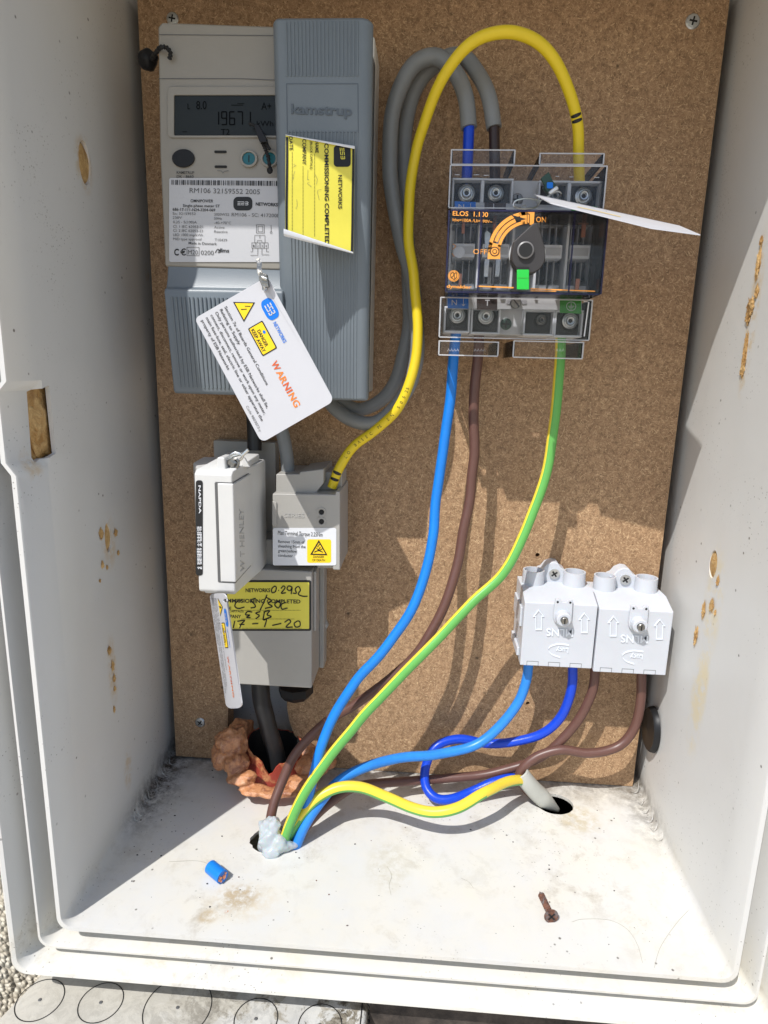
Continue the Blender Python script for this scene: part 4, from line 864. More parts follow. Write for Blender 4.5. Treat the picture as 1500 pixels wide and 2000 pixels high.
# clear lid: open-backed box with 1.2 mm walls
lt,lb=at(881,409,YL),at(1168,572,YL); rt_=at(1185,420,YL)
LX0,LX1,LZ1,LZ0=at(874,490,YL).x,at(1181,490,YL).x,at(1000,412,YL).z,at(1000,572,YL).z
mb=MB(); w_=.0010
mb.box(LX0,LX1,YL,YL+.0012,LZ0,LZ1,CLEAR)
lid=mb.build('clear_lid',iso)
mb=MB()
for x_ in (LX0,LX1-w_): mb.box(x_,x_+w_,YL+.0012,-.0525,LZ0,LZ1,CLEAR)
mb.box(LX0+w_,LX1-w_,YL+.0012,-.0525,LZ1-w_,LZ1,CLEAR); mb.box(LX0+w_,LX1-w_,YL+.0012,-.0525,LZ0,LZ0+w_,CLEAR); mb.build('lid_side',lid)
mb=MB(); e_=.0009
for x_ in (LX0,at(937,490,YL).x,at(1117,490,YL).x,LX1): mb.box(x_-e_/2,x_+e_/2,YL-.0004,YL-.00005,LZ0,LZ1,VIOL)
for z_ in (LZ0,LZ1): mb.box(LX0+e_,LX1-e_,YL-.0003,YL-.0001,z_-e_/2,z_+e_/2,VIOL)
mb.build('lid_edge',lid)
# dial print
mb=MB(); cx,cy=1033,493
def arc(cx,cy,r0,r1,a0,a1,n=20):
    o=[(cx+r1*math.cos(math.radians(a0+(a1-a0)*k/n)),cy-r1*math.sin(math.radians(a0+(a1-a0)*k/n))) for k in range(n+1)]
    i=[(cx+r0*math.cos(math.radians(a0+(a1-a0)*k/n)),cy-r0*math.sin(math.radians(a0+(a1-a0)*k/n))) for k in range(n+1)]; return o,i
# outer line + inner line with arrow, solid ends
def band(r0,r1,a0,a1,mat,e=.0002):
    o,i=arc(cx,cy,r0,r1,a0,a1); n=len(o); vs=[FLd(*p)+FLd.n*e for p in o+i]; mb.add(vs,[(k,k+1,k+1+n,k+n) for k in range(n-1)],mat)
band(73,80,92,180,ORG); band(56,62,98,180,ORG); band(56,80,165,180,ORG); band(56,80,90,104,ORG)
mb.poly([(953,492),(977,493),(977,506),(952,506)],FLd,ORG,.0002); mb.poly([(1031,413),(1044,414),(1042,442),(1031,437)],FLd,ORG,.0002)
band(64,71,113,162,ORG); mb.poly([(994,415),(1010,432),(1028,428),(1003,421)],FLd,INK,.0003)
mb.poly(ell(966,491.5,9.5),FLd,INK,.0003); mb.poly(ell(966,491.5,7.5),FLd,ORG,.0004); mb.poly(ell(966,491.5,4.6),FLd,INK,.0005); mb.poly(ell(966,491.5,3.2),FLd,ORG,.0006)
mb.poly([(1029,417),(1034.5,418),(1034,438),(1028.5,436)],FLd,INK,.0004); mb.poly([(1030.2,419),(1033.2,420),(1032.8,436),(1029.8,435)],FLd,ORG,.0005)
T(mb,'ELOS  1.100',(884,421),(953,424),9.5,FLd,ORG,.015,.0003); T(mb,'Ithe=100A /Ui=690V~',(884,432),(961,436),6.2,FLd,ORG,.005,.0003); T(mb,'ON',(1047,434),(1066,434.5),11,FLd,ORG,.0,.0003); T(mb,'OFF',(924,496),(951,497),10,FLd,ORG,.0,.0003)
mb.ringpoly(ell(886,539,11),ell(886,539,9.8),FLd,ORG,.0003); mb.poly(ell(886,539,9),FLd,ORG,.0003)
mb.stroke([(881,544),(880,536),(885,532),(886,538),(882,542),(888,546),(887,536),(891,533),(892,541),(888,545)],1.3,FLd,INK,.0005)
T(mb,'dynakler',(872,562),(921,564),6.5,FLd,ORG,.02,.0003)
mb.stroke([(931,559),(1003,562)],2.5,FLd,ORG,.0003,False); mb.stroke([(1036,564),(1162,569)],2.2,FLd,ORG,.0003,False); mb.stroke([(1036,568),(1086,569)],1.6,FLd,ORG,.0003,False)
mb.build('dial_printing',lid)
# knob
def ks(pts): return [at(a,b,YL-.0004) for a,b in pts]
oc=(1027,496); o=[]
tip=(1040,446)
for k in range(25):
    th=math.radians(-150+ (360-60)*k/24-0); o.append((oc[0]+33*math.cos(th+math.radians(180-90+90-180)),oc[1]+33*math.sin(th)))
o=[]
for k in range(22):
    th=math.radians(-8+196*k/21); o.append((oc[0]+32*math.cos(th),oc[1]+10+34*math.sin(th)*.98))
knobpts=[(1047,452),(1052,468),(1058,490)]+o+[(999,478),(1016,462),(1033,446),(1040,442),(1045,444)]
kb=MB(); kb.lathe(at(1029,497,YL-.0001),(0,-1,0),[(.0001,0),(.0098,0),(.0098,.0012),(.0001,.0012)],ELG,n=40); kn=kb.build('dial_ring',iso)
mb=MB(); mb.prism(ks(knobpts),(0,-.0105,0),KNOB); kn=mb.build('knob',iso,bevel=.0022,seg=3)
p=at(1026,489,YL-.0115); mb=MB(); mb.lathe(p,(0,-1,0),[(.0044,.0010),(.0036,.0014)],P('knob_rim',lin((112,110,110)),.4),n=28); mb.lathe(p,(0,-1,0),[(.0036,.0014),(.0001,.0014)],BLKM,n=28); mb.build('key_hole',kn)
FK2=Flat(YL-.0118); mb=MB(); mb.poly(rr(1009,527,1033,566,2),FK2,GRN,0,.0012); gt=mb.build('padlock_tab',kn,bevel=.0004); mb=MB(); mb.poly([(1008,522),(1033,522),(1033,528),(1008,528)],FK2,BLKM,.0008); mb.poly([(1010,543),(1032,543),(1032,544),(1010,544)],FK2,GRNL,.0014); mb.build('tab_slot',kn)
# clear terminal shrouds
def shroud(nm,pl,tabs,yf,name):
    mb=MB(); 
    for x0_,y0_,x1_,y1_ in pl:
        a=at(x0_,y0_,yf); b=at(x1_,y1_,yf); mb.box(a.x,b.x,yf,yf+.0010,b.z,a.z,CLEAR)
    o=mb.build('terminal_shroud',iso)
    for x0_,y0_,x1_,y1_ in pl:
        a=at(x0_,y0_,yf); b=at(x1_,y1_,yf); m2=MB(); w_=.0009
        m2.box(a.x,a.x+w_,yf+.001,-.002,b.z,a.z,CLEAR); m2.build('shroud_side',o); m2=MB(); m2.box(b.x-w_,b.x,yf+.001,-.002,b.z,a.z,CLEAR); m2.build('shroud_side',o)
        m2=MB(); t_=.0006
        for z_ in (a.z,b.z): m2.box(a.x,b.x,yf-.0004,yf-.0001,z_-t_,z_+t_*.2,CLEARE)
        for x_ in (a.x,b.x): m2.box(x_-t_*.7,x_+t_*.7,yf-.0003,yf-.00015,b.z,a.z,CLEARE)
        m2.build('shroud_edge',o)
    return o
o=shroud('t',[(880,322,1178,408)],0,-.0565,'top')
o=shroud('t',[(882,292,1004,321),(1055,299,1178,321)],0,-.0535,'top')
o=shroud('b',[(861,580,1150,664)],0,-.0565,'bot')
o=shroud('b',[(858,665,972,695),(1004,665,1137,700)],0,-.0585,'bot')
mb=MB()
for x0_,x1_,yy in ((888,898,341),(925,936,341),(945,955,342),(1085,1092,344),(1112,1120,345),(1160,1170,346)): mb.poly([(x0_,yy),(x1_,yy),(x1_,yy+1.3),(x0_,yy+1.3)],Flat(-.0568),CLEARE,0,.0003)
for x0_ in (874,880,886,892,926,932,938,944,1086,1092,1098): mb.stroke([(x0_,686),(x0_+2,681),(x0_+4,686)],1,Flat(-.0592),CLEARE,0,False)
mb.stroke([(1140,589),(1150,590),(1141,657)],2.4,Flat(-.0575),LAB,0,False); mb.build('moulded_mark',iso)
# seal on the isolator
t=thing('wire_seal','dark green crimp seal with thin wire above the isolator knob','seal',at(1072,360,-.07))
mb=MB(); mb.prism([at(a,b,-.070) for a,b in ((1056,348),(1072,335),(1080,352),(1064,363))],(0,.002,0),SEALG); mb.prism([at(a,b,-.072) for a,b in ((1062,364),(1079,352),(1091,366),(1072,380))],(0,.005,0),SEALG); mb.cyl(at(1072,379,-.074),at(1089,366,-.074),.0013,STEEL,n=10); mb.build('crimp',t,bevel=.0006)
mb=MB(); mb.poly(rr(1068,356,1080,368,2),Flat(-.0722),BLUEP,.0001); mb.build('window',t)
mb=MB(); mb.tube(cr([at(a,b,c) for a,b,c in ((1056,392,-.074),(1030,388,-.068),(1008,392,-.064),(1003,402,-.064),(1012,407,-.064),(1030,408,-.066),(1048,404,-.07),(1056,392,-.074),(1070,384,-.074),(1086,374,-.072),(1096,378,-.070),(1088,388,-.066))],8),.00045,STEEL,n=6); mb.build('wire',t)
mb=MB(); mb.prism([at(a,b,-.060) for a,b in ((1016,403),(1026,399),(1032,408),(1020,409))],(0,.003,0),DSTEEL); mb.build('anchor',t)
# ================================================================== TWO TERMINAL BLOCKS
YK=-.042
def make_block():
    x0=at(1019,1240,YK).x; x1=x0+.0500; zt=at(1100,1180,YK).z; zb=at(1090,1303,YK).z; xm=(x0+x1)/2
    t=thing('terminal_block','white plastic terminal block with the blue cables, left of its twin','terminal block',(x0,0,zb),'white terminal blocks')
    mb=MB(); side=[(YK,zb),(YK,zt),(YK+.016,zt+.0055),(-.0005,zt+.0055),(-.0005,zb+.001)]
    mb.prism([(x0+.0004,y,z) for y,z in side],(x1-x0-.0008,0,0),LUCY); mb.build('housing',t,bevel=.0006)
    mb=MB(); mb.box(x0-.0015,x0+.0004,YK+.007,-.004,zb+.004,zb+.010,LUCY); mb.box(x0-.0012,x0+.0004,YK+.006,-.004,zt-.02,zt-.006,LUCY); mb.build('side_rib',t,bevel=.0004)
    F=Flat(YK)
    for cx_ in (x0+.0095,x0+.0385):
        mb=MB(); c_=Vector((cx_,-.0155,zt+.003)); mb.lathe(c_,(0,0,1),[(.0078,0),(.0076,.0125),(.0066,.0125),(.0064,.003),(.0001,.003)],LUCY,n=32); mb.build('cable_entry',t)
    # fixing lug with screw recess
    mb=MB(); cx_=x0+.0240; zl=zt+.0055
    mb.prism([(cx_+a_,-.012,zl+b_) for a_,b_ in ((-.0095,-.001),(-.0085,.006),(-.0105,.008),(-.0075,.0095),(-.0050,.013),(-.001,.0150),(.003,.0145),(.0055,.011),(.0085,.0095),(.0095,.004),(.0095,-.001))],(0,.0115,0),LUCY); mb.build('fixing_lug',t,bevel=.0008)
    mb=MB(); p=Vector((cx_+.0008,-.0122,zl+.0065)); mb.lathe(p,(0,-1,0),[(.0036,-.0006),(.0036,.0004),(.0038,.0011),(.0001,.0012)],STEEL,n=26)
    for u,v_ in ((Vector((.8,0,.6)),Vector((-.6,0,.8))),(Vector((-.6,0,.8)),Vector((.8,0,.6)))):
        mb.prism([p+Vector((0,-.00125-abs(u.x-.8)*.00002,0))+u*a_+v_*b_ for a_,b_ in ((.0024,.0006),(-.0024,.0006),(-.0024,-.0006),(.0024,-.0006))],(0,-.00005,0),BLKM)
    mb.build('fixing_screw',t)
    # front boss
    mb=MB(); zc=at(1098,1203,YK).z; cb=x0+.0262; zt2=at(1098,1168,YK).z
    o=[(cb-.0058,zt2),(cb-.0030,zt2),(cb-.0012,zt2-.0022),(cb+.0012,zt2-.0022),(cb+.0030,zt2),(cb+.0058,zt2),(cb+.0062,zc+.003)]+[(cb+.0062*math.cos(math.radians(-180*k/12)),zc+.0062*math.sin(math.radians(-180*k/12))) for k in range(13)]+[(cb-.0062,zc+.003)]
    mb.prism([(x,YK-.0001,z) for x,z in o],(0,-.0022,0),LUCY); bo=mb.build('seal_boss',t,bevel=.0005)
    mb=MB(); mb.lathe((cb,YK-.0022,zc),(0,-1,0),[(.0053,0),(.0050,.0050),(.0042,.0056),(.0026,.0056),(.0024,.0044),(.0001,.0044)],LUCY,n=28); mb.build('boss_collar',bo)
    mb=MB()
    for s_ in (-1,1): mb.lathe((cb+s_*.0042,YK-.0024,zt2-.0022),(0,-1,0),[(.0008,0),(.0001,.0001)],BLKM,n=12)
    mb.build('seal_hole',bo)
    scr=MB(); scr.lathe((cb,YK-.0062,zc),(0,-1,0),[(.0024,0),(.0024,.0030),(.0020,.0034),(.0001,.0034)],DSTEEL,n=20); scr.box(cb-.0004,cb+.0004,YK-.00975,YK-.0096,zc-.002,zc+.002,BLKM); scr.build('cover_screw',bo)
    mb=MB()
    for ax,ay in ((1052,1210),(1141,1216)):
        mb.ringpoly([(ax,ay-20),(ax+11,ay-6),(ax+6.5,ay-6),(ax+6.5,ay+20),(ax-6.5,ay+20),(ax-6.5,ay-6),(ax-11,ay-6)],[(ax,ay-17.5),(ax+8,ay-7.5),(ax+5,ay-7.5),(ax+5,ay+18.5),(ax-5,ay+18.5),(ax-5,ay-7.5),(ax-8,ay-7.5)],F,LUCD,.0,.0007)
    T(mb,'MLNS',(1119,1229),(1067,1227),15,F,LUCD,.015,.0001,.0006)
    T(mb,'Lucy',(1110,1266),(1086,1265),9,F,LUCD,.02,.0001,.0005)
    P1=cr([(1111,1260,0),(1092,1258,0),(1076,1262,0),(1071,1269,0),(1078,1278,0),(1094,1284,0)],6)
    for k in range(len(P1)-1):
        u=P1[k];v_=P1[k+1]; mb.poly([(u.x,u.y-1.2),(v_.x,v_.y-1.2),(v_.x,v_.y+1.2),(u.x,u.y+1.2)],F,LUCD,.0,.0005)
    mb.build('raised_marking',t)
    mb=MB()
    for k in range(3):
        a_=x0+.0050+k*.0148; mb.stroke([],1,F,INKG) if False else None
        for q0_,q1_ in (((a_,zb),(a_,zb+.0034)),((a_,zb+.0034),(a_+.0078,zb+.0034)),((a_+.0078,zb+.0034),(a_+.0078,zb))):
            mb.box(min(q0_[0],q1_[0])-.00012,max(q0_[0],q1_[0])+.00012,YK-.00012,YK+.001,min(q0_[1],q1_[1])-.00012,max(q0_[1],q1_[1])+.00012,INKG)
    mb.build('knockout_line',t)
    mb=MB()
    for k in range(3): mb.lathe((x0+.0090+k*.0148,YK+.012,zb+.001),(0,0,-1),[(.0058,0),(.0055,.0022),(.0001,.0022)],LUCY,n=24)
    mb.build('cable_collar',t); return t
b1=make_block()
def copytree(o,par=None):
    c_=o.copy(); COL.objects.link(c_); c_.parent=par
    for ch in [x for x in bpy.data.objects if x.parent==o]: copytree(ch,c_)
    return c_
b2=copytree(b1); b2.location=b1.location+Vector((.0503,-.0006,-.0018)); b2['label']='white plastic terminal block with the brown cables, against the right cabinet side'
# ================================================================== CABLES
def path(l,sub=12): return cr([at(*p) if len(p)==3 else Vector(p[:3]) for p in l],sub)
def cable(name,label,l,r,mat,group=None,stripe=None,parts=None,n=16,sub=12):
    pts=path(l,sub); from mathutils import noise as NZ; sd_=len(bpy.data.objects)*1.7; pts=[p+Vector((NZ.noise(p*38+Vector((sd_,0,0))),.5*NZ.noise(p*38+Vector((0,sd_,0))),NZ.noise(p*38+Vector((0,0,sd_)))))*.0011*min(1,4*i_/len(pts),4*(len(pts)-i_)/len(pts)) for i_,p in enumerate(pts)]; c_=pts[len(pts)//2].copy(); t=thing(name,label,'cable',c_,group)
    mb=MB(); mb.tube(pts,r,mat,n=n,stripe=stripe); mb.build('insulation' if 'sheath' not in (parts or '') else 'sheath',t,smooth=60); return t,pts
def bands(t,pts,s,r,w_=.0016,gap=.0034,par=None):
    # two short printed dashes on the side facing the camera, starting at distance s from the end
    mb=MB(); acc=0; i=0
    for k in range(2):
        tgt=s+k*gap; acc=0; j=0
        while j<len(pts)-2 and acc<tgt: acc+=(pts[j+1]-pts[j]).length; j+=1
        p=pts[j]; tt=(pts[j+1]-pts[j-1]).normalized(); f=(CAM-p); f=(f-tt*f.dot(tt)).normalized(); sd=tt.cross(f)
        vs=[];N=8
        for a in range(N+1):
            an=math.radians(-58+116*a/N); rr_=(r+.00015); hw_=w_/2*(.55+.45*math.cos(math.radians(-90+180*a/N)))
            q=p+(f*math.cos(an)+sd*math.sin(an))*rr_; vs+=[q+tt*hw_,q-tt*hw_]
        mb.add(vs,[(2*a,2*a+2,2*a+3,2*a+1) for a in range(N)],INK)
    mb.build('band_mark',t)
ct=[]
# grey meter tails to the isolator
g1=[(640,770,-.020),(652,795,-.024),(690,822,-.030),(735,826,-.034),(778,790,-.034),(806,735,-.032),(815,660,-.030),(808,570,-.028),(786,480,-.028),(768,390,-.028),(762,290,-.028),(773,195,-.030),(805,130,-.032),(850,112,-.034),(886,140,-.036),(909,190,-.038),(916,250,-.040)]
t,pts=cable('cable','grey sheathed cable looping from under the meter to the blue core of the isolator',g1,.0048,CG,'grey meter cables',parts='sheath')
bands(t,list(reversed(pts)),.0055,.0044)
mb=MB(); mb.tube(path([(916,246,-.040),(914,300,-.040),(911,362,-.038)]),.0032,CDB); mb.build('core',t)
g2=[(640,760,-.018),(668,786,-.018),(705,800,-.018),(745,780,-.018),(775,735,-.018),(792,670,-.018),(800,590,-.016),(796,480,-.014),(790,380,-.014),(790,290,-.014),(800,210,-.016),(826,150,-.020),(866,116,-.024),(905,112,-.028),(935,145,-.034),(955,190,-.038),(965,250,-.040)]
t,pts=cable('cable','grey sheathed cable behind the first loop, feeding the dark brown core of the isolator',g2,.0046,CG,'grey meter cables',parts='sheath')
bands(t,list(reversed(pts)),.0055,.0043)
mb=MB(); mb.tube(path([(965,246,-.040),(966,300,-.040),(967,362,-.038)]),.0032,CDBR); mb.build('core',t)
t,pts=cable('cable','short grey cable running from the meter down into the terminal block',[(535,760,-.028),(545,820,-.028),(556,870,-.030),(562,925,-.032),(563,960,-.034)],.0046,CG,'grey meter cables',parts='sheath'); bands(t,list(reversed(pts)),.0175,.0043)
t,pts=cable('cable','short black cable between the meter and the top of the service cut-out',[(494,770,-.020),(496,830,-.022),(497,880,-.024)],.0050,CBK,parts='sheath')
yl=[(648,952,-.038),(662,916,-.038),(690,872,-.036),(735,838,-.038),(778,795,-.042),(806,730,-.042),(815,640,-.040),(808,545,-.038),(798,470,-.038),(799,380,-.038),(812,295,-.038),(838,215,-.046),(876,135,-.056),(925,80,-.064),(985,60,-.068),(1040,75,-.066),(1085,120,-.060),(1113,180,-.053),(1128,245,-.046),(1130,310,-.042),(1132,366,-.038)]
t,pts=cable('cable','yellow cable arching over the grey cables to the right of the isolator',yl,.0032,CY); bands(t,pts,.0065,.0032,.0022,.0036); bands(t,list(reversed(pts)),.034,.0032,.002,.0036)
# small print along the yellow cable
mb=MB(); msg='LO BASEC PS EN 50525'; acc=0; j=0; s0_=.022
for ci,ch in enumerate(msg):
    tgt=s0_+ci*.0033
    while acc<tgt: acc+=(pts[j+1]-pts[j]).length; j+=1
    if ch==' ': continue
    p=pts[j]; tt=(pts[j+1]-pts[j]).normalized(); f=(CAM-p); f=(f-tt*f.dot(tt)).normalized(); up=f.cross(tt); vs_,fs_=glyph(ch,.0)
    mb.add([p+f*(.0032+.0001)+tt*(x*.0027)+up*((y-.35)*.0030)+f*(-((y-.35)*.003)**2/(2*.0032)) for x,y in vs_],fs_,INK)
mb.build('printing',t,smooth=0)
HX,HY=H1.x,H1.y
# isolator outgoing
cable('cable','blue cable hanging from the isolator into the left floor hole',[(893,625,-.030),(888,680,-.032),(880,770,-.033),(865,890,-.034),(852,980,-.036),(843,1060,-.042),(815,1170,-.052),(762,1255,-.060),(700,1325,-.066),(655,1390,-.072),(628,1460,-.078),(607,1540,-.082),(587,1610,-.085),(572,1660,-.087)],.0034,CB)
cable('cable','brown cable hanging from the isolator into the left floor hole',[(936,630,-.026),(934,690,-.028),(925,790,-.028),(926,900,-.028),(915,990,-.030),(893,1100,-.036),(872,1170,-.042),(832,1250,-.048),(770,1320,-.052),(695,1375,-.054),(630,1415,-.056),(582,1468,-.060),(556,1515,-.066),(535,1570,-.076),(524,1625,-.085)],.0034,CBR)
ygs=lambda k:(lambda nn,T_,u: nn.dot((T_.cross(Vector((0,-1,0)))).normalized()*k)>.30)
def stripe2(k,off=0):
    def f(nn,T_,u):
        sd=T_.cross(Vector((0,-1,0))).normalized(); fr=sd.cross(T_).normalized(); a=math.atan2(nn.dot(sd)*k,nn.dot(fr)); return (a>off+1.05 and a<off+2.6)
    return f
cable('cable','green and yellow cable hanging from the isolator into the left floor hole',[(1095,632,-.030),(1094,690,-.032),(1086,790,-.032),(1074,890,-.032),(1058,955,-.034),(1025,1045,-.040),(985,1115,-.046),(920,1180,-.052),(840,1262,-.060),(755,1350,-.068),(680,1435,-.076),(620,1510,-.084),(580,1575,-.090),(556,1640,-.092),(545,1680,-.092)],.0034,CGR,stripe=(stripe2(1,-.25),CYE))
cable('cable','light blue cable curving from the left white block into the left floor hole',[(1033,1290,-.026),(1027,1330,-.028),(1008,1378,-.030),(970,1425,-.032),(918,1460,-.036),(850,1475,-.042),(780,1481,-.050),(720,1495,-.060),(668,1523,-.070),(625,1568,-.080),(595,1612,-.087),(575,1660,-.090)],.0035,CLB)
cable('cable','royal blue cable looping back from the left white block behind the floor wires',[(1119,1296,-.026),(1116,1345,-.026),(1098,1395,-.024),(1060,1432,-.022),(1010,1448,-.020),(950,1451,-.018),(895,1444,-.018),(853,1457,-.022),(832,1495,-.028),(831,1535,-.036),(850,1558,-.042),(882,1560,-.042),(925,1545,-.036),(970,1526,-.032),(1010,1520,-.028),(1040,1535,-.022)],.0034,CDB)
cable('cable','brown cable from the right white block running left along the floor',[(1163,1300,-.026),(1157,1350,-.026),(1130,1405,-.024),(1093,1450,-.024),(1055,1480,-.024),(1000,1500,-.024),(920,1517,-.026),(830,1524,-.030),(750,1529,-.040),(690,1540,-.052),(640,1570,-.066),(600,1610,-.080),(570,1650,-.088)],.0034,CBR)
cable('cable','brown cable sweeping from the right white block into the cut grey sheath',[(1253,1305,-.026),(1251,1370,-.026),(1238,1422,-.026),(1205,1458,-.028),(1150,1470,-.030),(1095,1466,-.030),(1052,1475,-.030),(1022,1498,-.032),(1014,1520,-.032),(1030,1545,-.026),(1060,1560,-.02)],.0034,CBR)
cable('cable','yellow and green cable lying in a wave across the cabinet floor',[(548,1655,-.088),(580,1605,-.086),(615,1562,-.082),(655,1541,-.078),(700,1537,-.076),(750,1554,-.076),(800,1576,-.078),(850,1585,-.080),(895,1577,-.078),(945,1550,-.068),(985,1530,-.050),(1018,1524,-.036),(1040,1535,-.028)],.0037,CYE,stripe=(stripe2(1,-.95),CGR))
cable('cable','thick black supply cable rising from the red duct into the service cut-out',[(505,1325,-.022),(512,1370,-.020),(525,1420,-.018),(538,1465,-.014),(Vector((-.0985,-.008,-.03)))] if False else [(507,1320,-.024),(512,1370,-.022),(526,1425,-.020),(538,1470,-.018),(545,1520,-.014)],.0068,CBK,n=24)
# cut sheath in the right floor hole
t=thing('cut_sheath','slit grey cable sheath poking out of the right floor hole with the wires inside','sheath',at(1050,1545,-.028))
mb=MB(); pts=path([(1016,1508,-.034),(1026,1524,-.034),(1045,1546,-.031),(1068,1566,-.027),(1090,1582,-.022)],6); N=len(pts); n_=14; vs=[]
for i,p in enumerate(pts):
    u=i/(N-1); tt=(pts[min(i+1,N-1)]-pts[max(i-1,0)]).normalized(); f=Vector((.35,-.8,.5)); f=(f-tt*f.dot(tt)).normalized(); sd=tt.cross(f); rr_=(.0056+.0014*u)*(1 if u<.65 else max(.15,1-(u-.65)*2.2))
    op=math.radians(150 if u<.12 else 115-20*u)
    for k in range(n_): 
        an=-op+2*op*k/(n_-1)+math.radians(-25); vs.append(p+(f*math.cos(an)+sd*math.sin(an)*1.1)*rr_)
mb.add(vs,[(i*n_+k,i*n_+k+1,(i+1)*n_+k+1,(i+1)*n_+k) for i in range(N-1) for k in range(n_-1)],SHEATH); o=mb.build('sheath',t); md=o.modifiers.new('s','SOLIDIFY'); md.thickness=.0009
# rim around the right hole
# ================================================================== DUCT, FOAM, GLUE
t=thing('cable_duct','broken red plastic duct end round the black supply cable','duct',(H3.x,H3.y,0))
mb=MB(); n_=48; vs=[]; rnd=random.Random(4)
for k in range(n_):
    a=2*math.pi*k/n_; fr=max(0,-math.sin(a)); back=max(0,math.sin(a))
    hz=.024+.004*back+.008*max(0,-math.cos(a))+rnd.uniform(-.0008,.0008)
    d=abs(((a-math.radians(272)+math.pi)%(2*math.pi))-math.pi); hz-=max(0,.010*(1-d/.30))
    for r_,z in ((.0225,-.03),(.0225,hz),(.0208,hz),(.0208,-.03)): vs.append((H3.x+r_*math.cos(a),H3.y+r_*math.sin(a)-.001,z))
mb.add(vs,[(k*4+j,((k+1)%n_)*4+j,((k+1)%n_)*4+(j+1)%4,k*4+(j+1)%4) for k in range(n_) for j in range(4)],RED,[ (BLKM if j==2 else RED) for k in range(n_) for j in range(4)]); mb.build('duct_wall',t,smooth=50)  # inner faces black: the shade inside the duct put into the colour
mb=MB(); 
for i,(px,py,y,rx,ry,rz) in enumerate(((455,1450,-.024,.0140,.012,.0125),(436,1478,-.030,.0100,.009,.010),(462,1492,-.036,.010,.009,.009),(474,1430,-.012,.012,.010,.010),(470,1520,-.045,.011,.008,.0045),(498,1543,-.0505,.012,.007,.0028),(530,1550,-.052,.013,.006,.0028),(562,1545,-.050,.013,.006,.003),(592,1528,-.043,.012,.008,.005),(606,1500,-.030,.012,.010,.009),(622,1482,-.020,.010,.009,.009),(600,1475,-.012,.009,.008,.010),(640,1490,-.014,.007,.007,.004),(486,1515,-.046,.006,.005,.003),(580,1528,-.045,.007,.005,.003))):
    c_=at(px,py,y); c_.z=max(c_.z,.001); lump(mb,c_,(rx,ry,rz),FOAM,i,.24,4,1.9)
o=mb.build('expanding_foam'); md=o.modifiers.new('r','REMESH'); md.mode='VOXEL'; md.voxel_size=.0008; md.use_smooth_shade=True; md=o.modifiers.new('s','SMOOTH'); md.factor=.7; md.iterations=6
cc=sum((v.co for v in o.data.vertices),Vector())/len(o.data.vertices)
c_=MB(); c_.cyl((H3.x,H3.y-.001,-.02),(H3.x,H3.y-.001,.08),.0218,FOAM,n=40); cu_=c_.build('cut'); boolean(o,[cu_])
tag(o,'lumpy orange expanding foam sealed round the broken red duct','foam')
mb=MB()
for i,(px,py,y,rx,ry,rz) in enumerate(((530,1638,-.092,.008,.005,.009),(520,1620,-.090,.0058,.005,.008),(536,1612,-.092,.0045,.004,.006),(526,1645,-.095,.0075,.005,.008),(545,1650,-.096,.0065,.005,.006),(530,1668,-.100,.0060,.003,.005),(560,1652,-.094,.005,.004,.0035),(575,1650,-.092,.003,.003,.002),(514,1650,-.092,.004,.004,.006),(528,1610,-.089,.004,.004,.006))):
    lump(mb,at(px,py,y),(rx,ry,rz),GLUE,i,.4,3,1.8)
o=mb.build('glue_blob'); md=o.modifiers.new('r','REMESH'); md.mode='VOXEL'; md.voxel_size=.0005; md.use_smooth_shade=True; md=o.modifiers.new('s','SMOOTH'); md.factor=.9; md.iterations=22
tag(o,'milky hot glue blob binding the wires in the left floor hole','glue')
# ================================================================== LOOSE BITS
c_=atz(425,1716,.0)+Vector((0,0,.0045)); t=thing('cable_offcut','short blue cable offcut with copper strands lying on the cabinet floor','cable end',c_)
d=(atz(438,1722,0)-atz(414,1702,0)).normalized(); a=c_-d*.0075; b=c_+d*.0055
mb=MB(); mb.tube([a,a+d*.002,b-d*.001,b],.0043,CB,n=20); mb.build('insulation',t,bevel=.0003)
mb=MB(); sd=d.cross(Vector((0,0,1))); rnd=random.Random(2)
for k in range(14): 
    an=rnd.uniform(0,6.28); rr_=rnd.uniform(0,.0030); q=b+sd*math.cos(an)*rr_+Vector((0,0,1))*math.sin(an)*rr_; mb.cyl(q-d*.001,q+d*rnd.uniform(.0003,.0014),.0007,COP,n=8)
mb.build('copper_strands',t)
hd=atz(1076,1800,0)+Vector((0,0,.0036)); tp=atz(1054,1744,0)+Vector((0,0,.0008)); d=(tp-hd); L=d.length; d.normalize()
t=thing('rusty_screw','rusty countersunk wood screw lying loose on the cabinet floor','screw',hd)
mb=MB(); prof=[(.0001,-.0002),(.0042,-.0002),(.0044,.0004),(.0020,.0034)]; 
h=.0034; nn=0
while h<L-.003: 
    prof+=[(.0011,h),(.0021,h+.0007),(.0011,h+.0013)]; h+=.0018
prof+=[(.0010,L-.002),(.0002,L)]; mb.lathe(hd,d,prof,RUST,n=18); mb.build('shank',t)
mb=MB(); u=d.orthogonal().normalized(); v_=d.cross(u); 
for e_,f_ in ((u,v_),(v_,u)): mb.prism([hd-d*.0003+e_*.0026+f_*.0005,hd-d*.0003-e_*.0026+f_*.0005,hd-d*.0003-e_*.0026-f_*.0005,hd-d*.0003+e_*.0026-f_*.0005],-d*.0001,BLKM)
mb.build('cross_recess',t)
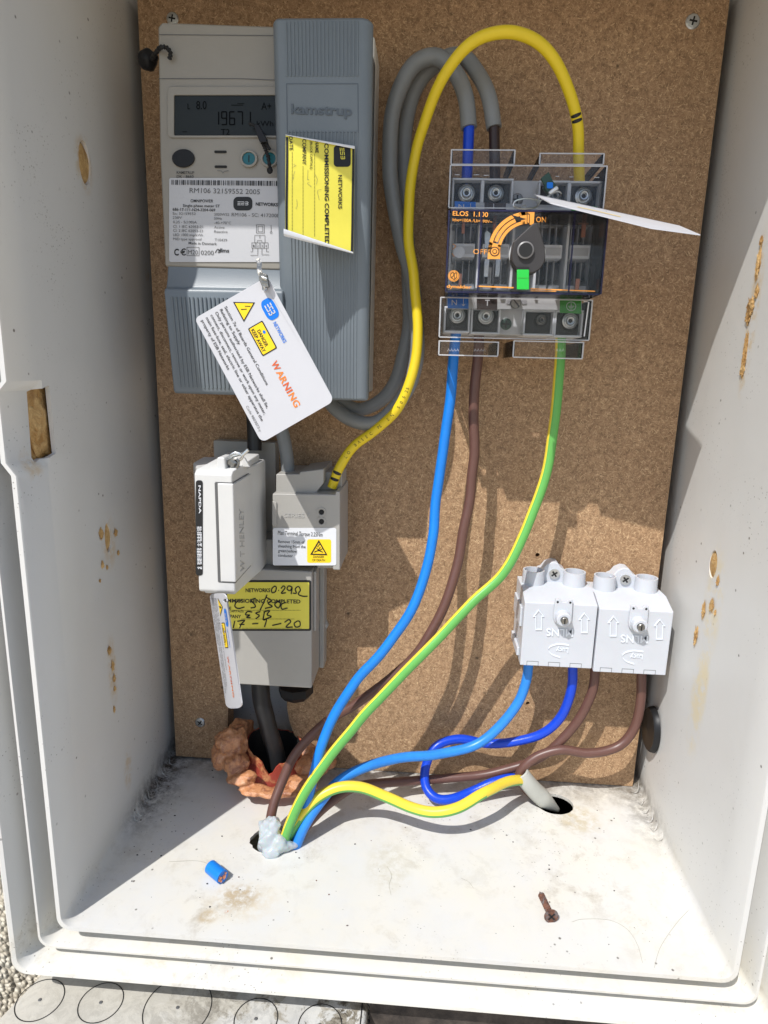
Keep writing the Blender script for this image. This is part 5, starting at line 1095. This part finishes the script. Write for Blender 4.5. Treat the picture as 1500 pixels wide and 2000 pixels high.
# crumbs on the floor
mb=MB(); rnd=random.Random(11)
spots=[(495,1640),(745,1708),(1110,1722),(1115,1820),(1235,1805),(1300,1795),(1170,1735),(880,1850)]
for k in range(150):
    x=rnd.uniform(-.17,.17); y=rnd.uniform(-.155,-.02); s_=rnd.choice((.0002,.0002,.0003,.0003,.0005))
    if rnd.random()<.3: x=-.165+rnd.uniform(-.015,.02); y=rnd.uniform(-.11,-.01)
    lump(mb,(x,y,s_*.5),(s_*rnd.uniform(.8,1.8),s_,s_*.6),RUST if rnd.random()<.3 else BLKM,k,.4,1,2)
o=mb.build('dirt_crumbs'); o['kind']='stuff'; o['label']='fine dark crumbs of dirt scattered on the cabinet floor'; o['category']='dirt'
# ================================================================== KNOCK-OUT BOX BELOW THE CABINET
ZK=-.051
a0=atz(80,1900,ZK); a1=atz(-45,2030,ZK); b0=atz(719,1950,ZK); b1=atz(712,2060,ZK)
t=thing('cable_box','weathered grey plastic cable box with round knock-outs below the cabinet','box',((a0.x+b0.x)/2,-.17,ZK))
mb=MB(); ys=YW-.0005
dl=(a1-a0); bx0=a0+dl*((ys-a0.y)/dl.y); bx1=a0+dl*((-.30-a0.y)/dl.y)
mb.prism([(bx0.x,ys,ZK),(b0.x,ys,ZK),(b0.x,-.30,ZK),(bx1.x,-.30,ZK)],(0,0,-.10),MILD); mb.build('box_body',t,bevel=.003,seg=3)
for px,py,r_ in ((78,1953,.0132),(197,1958,.0125),(347,1968,.0195),(500,1990,.0125),(625,2002,.0125)):
    c_=atz(px,py,ZK); mb=MB(); n_=40; vs=[]
    for k in range(n_):
        an=2*math.pi*k/n_
        for rr_ in (r_-.0003,r_+.0003): vs.append((c_.x+rr_*math.cos(an)*1.0,c_.y+rr_*math.sin(an)*1.0,ZK+.0002))
    mb.add(vs,[(2*k,2*k+1,(2*k+3)%(2*n_),(2*k+2)%(2*n_)) for k in range(n_)],BLKM); mb.lathe((c_.x,c_.y,ZK+.0002),(0,0,1),[(.0011,0),(.0008,.0003),(.0001,.0003)],INKG,n=12); mb.build('knockout_ring',t)
mb=MB(); mb.box(b0.x-.0035,b0.x-.0028,-.30,ys,ZK+.0001,ZK+.0003,BLKM); mb.build('lid_seam',t)

# added dark slab, shade on the wall painted in, right of the cable box
g=G('painted_shade'); v=g.noise(90,7,.7); base=g.mix(g.mp(v,.35,.65),lin((46,41,38)),lin((86,77,70))); g.lk(base,g.b.inputs['Base Color']); g.b.inputs['Roughness'].default_value=.9; g.bump(v,.7,.002)
mb=MB(); mb.box(b0.x+.0015,.6,YW-.006,YW+.01,-.40,-.0335,g.m); solo(mb,'wall_shade_slab','added dark slab with painted shade below the cabinet, right of the grey cable box','shade_slab',smooth=0)
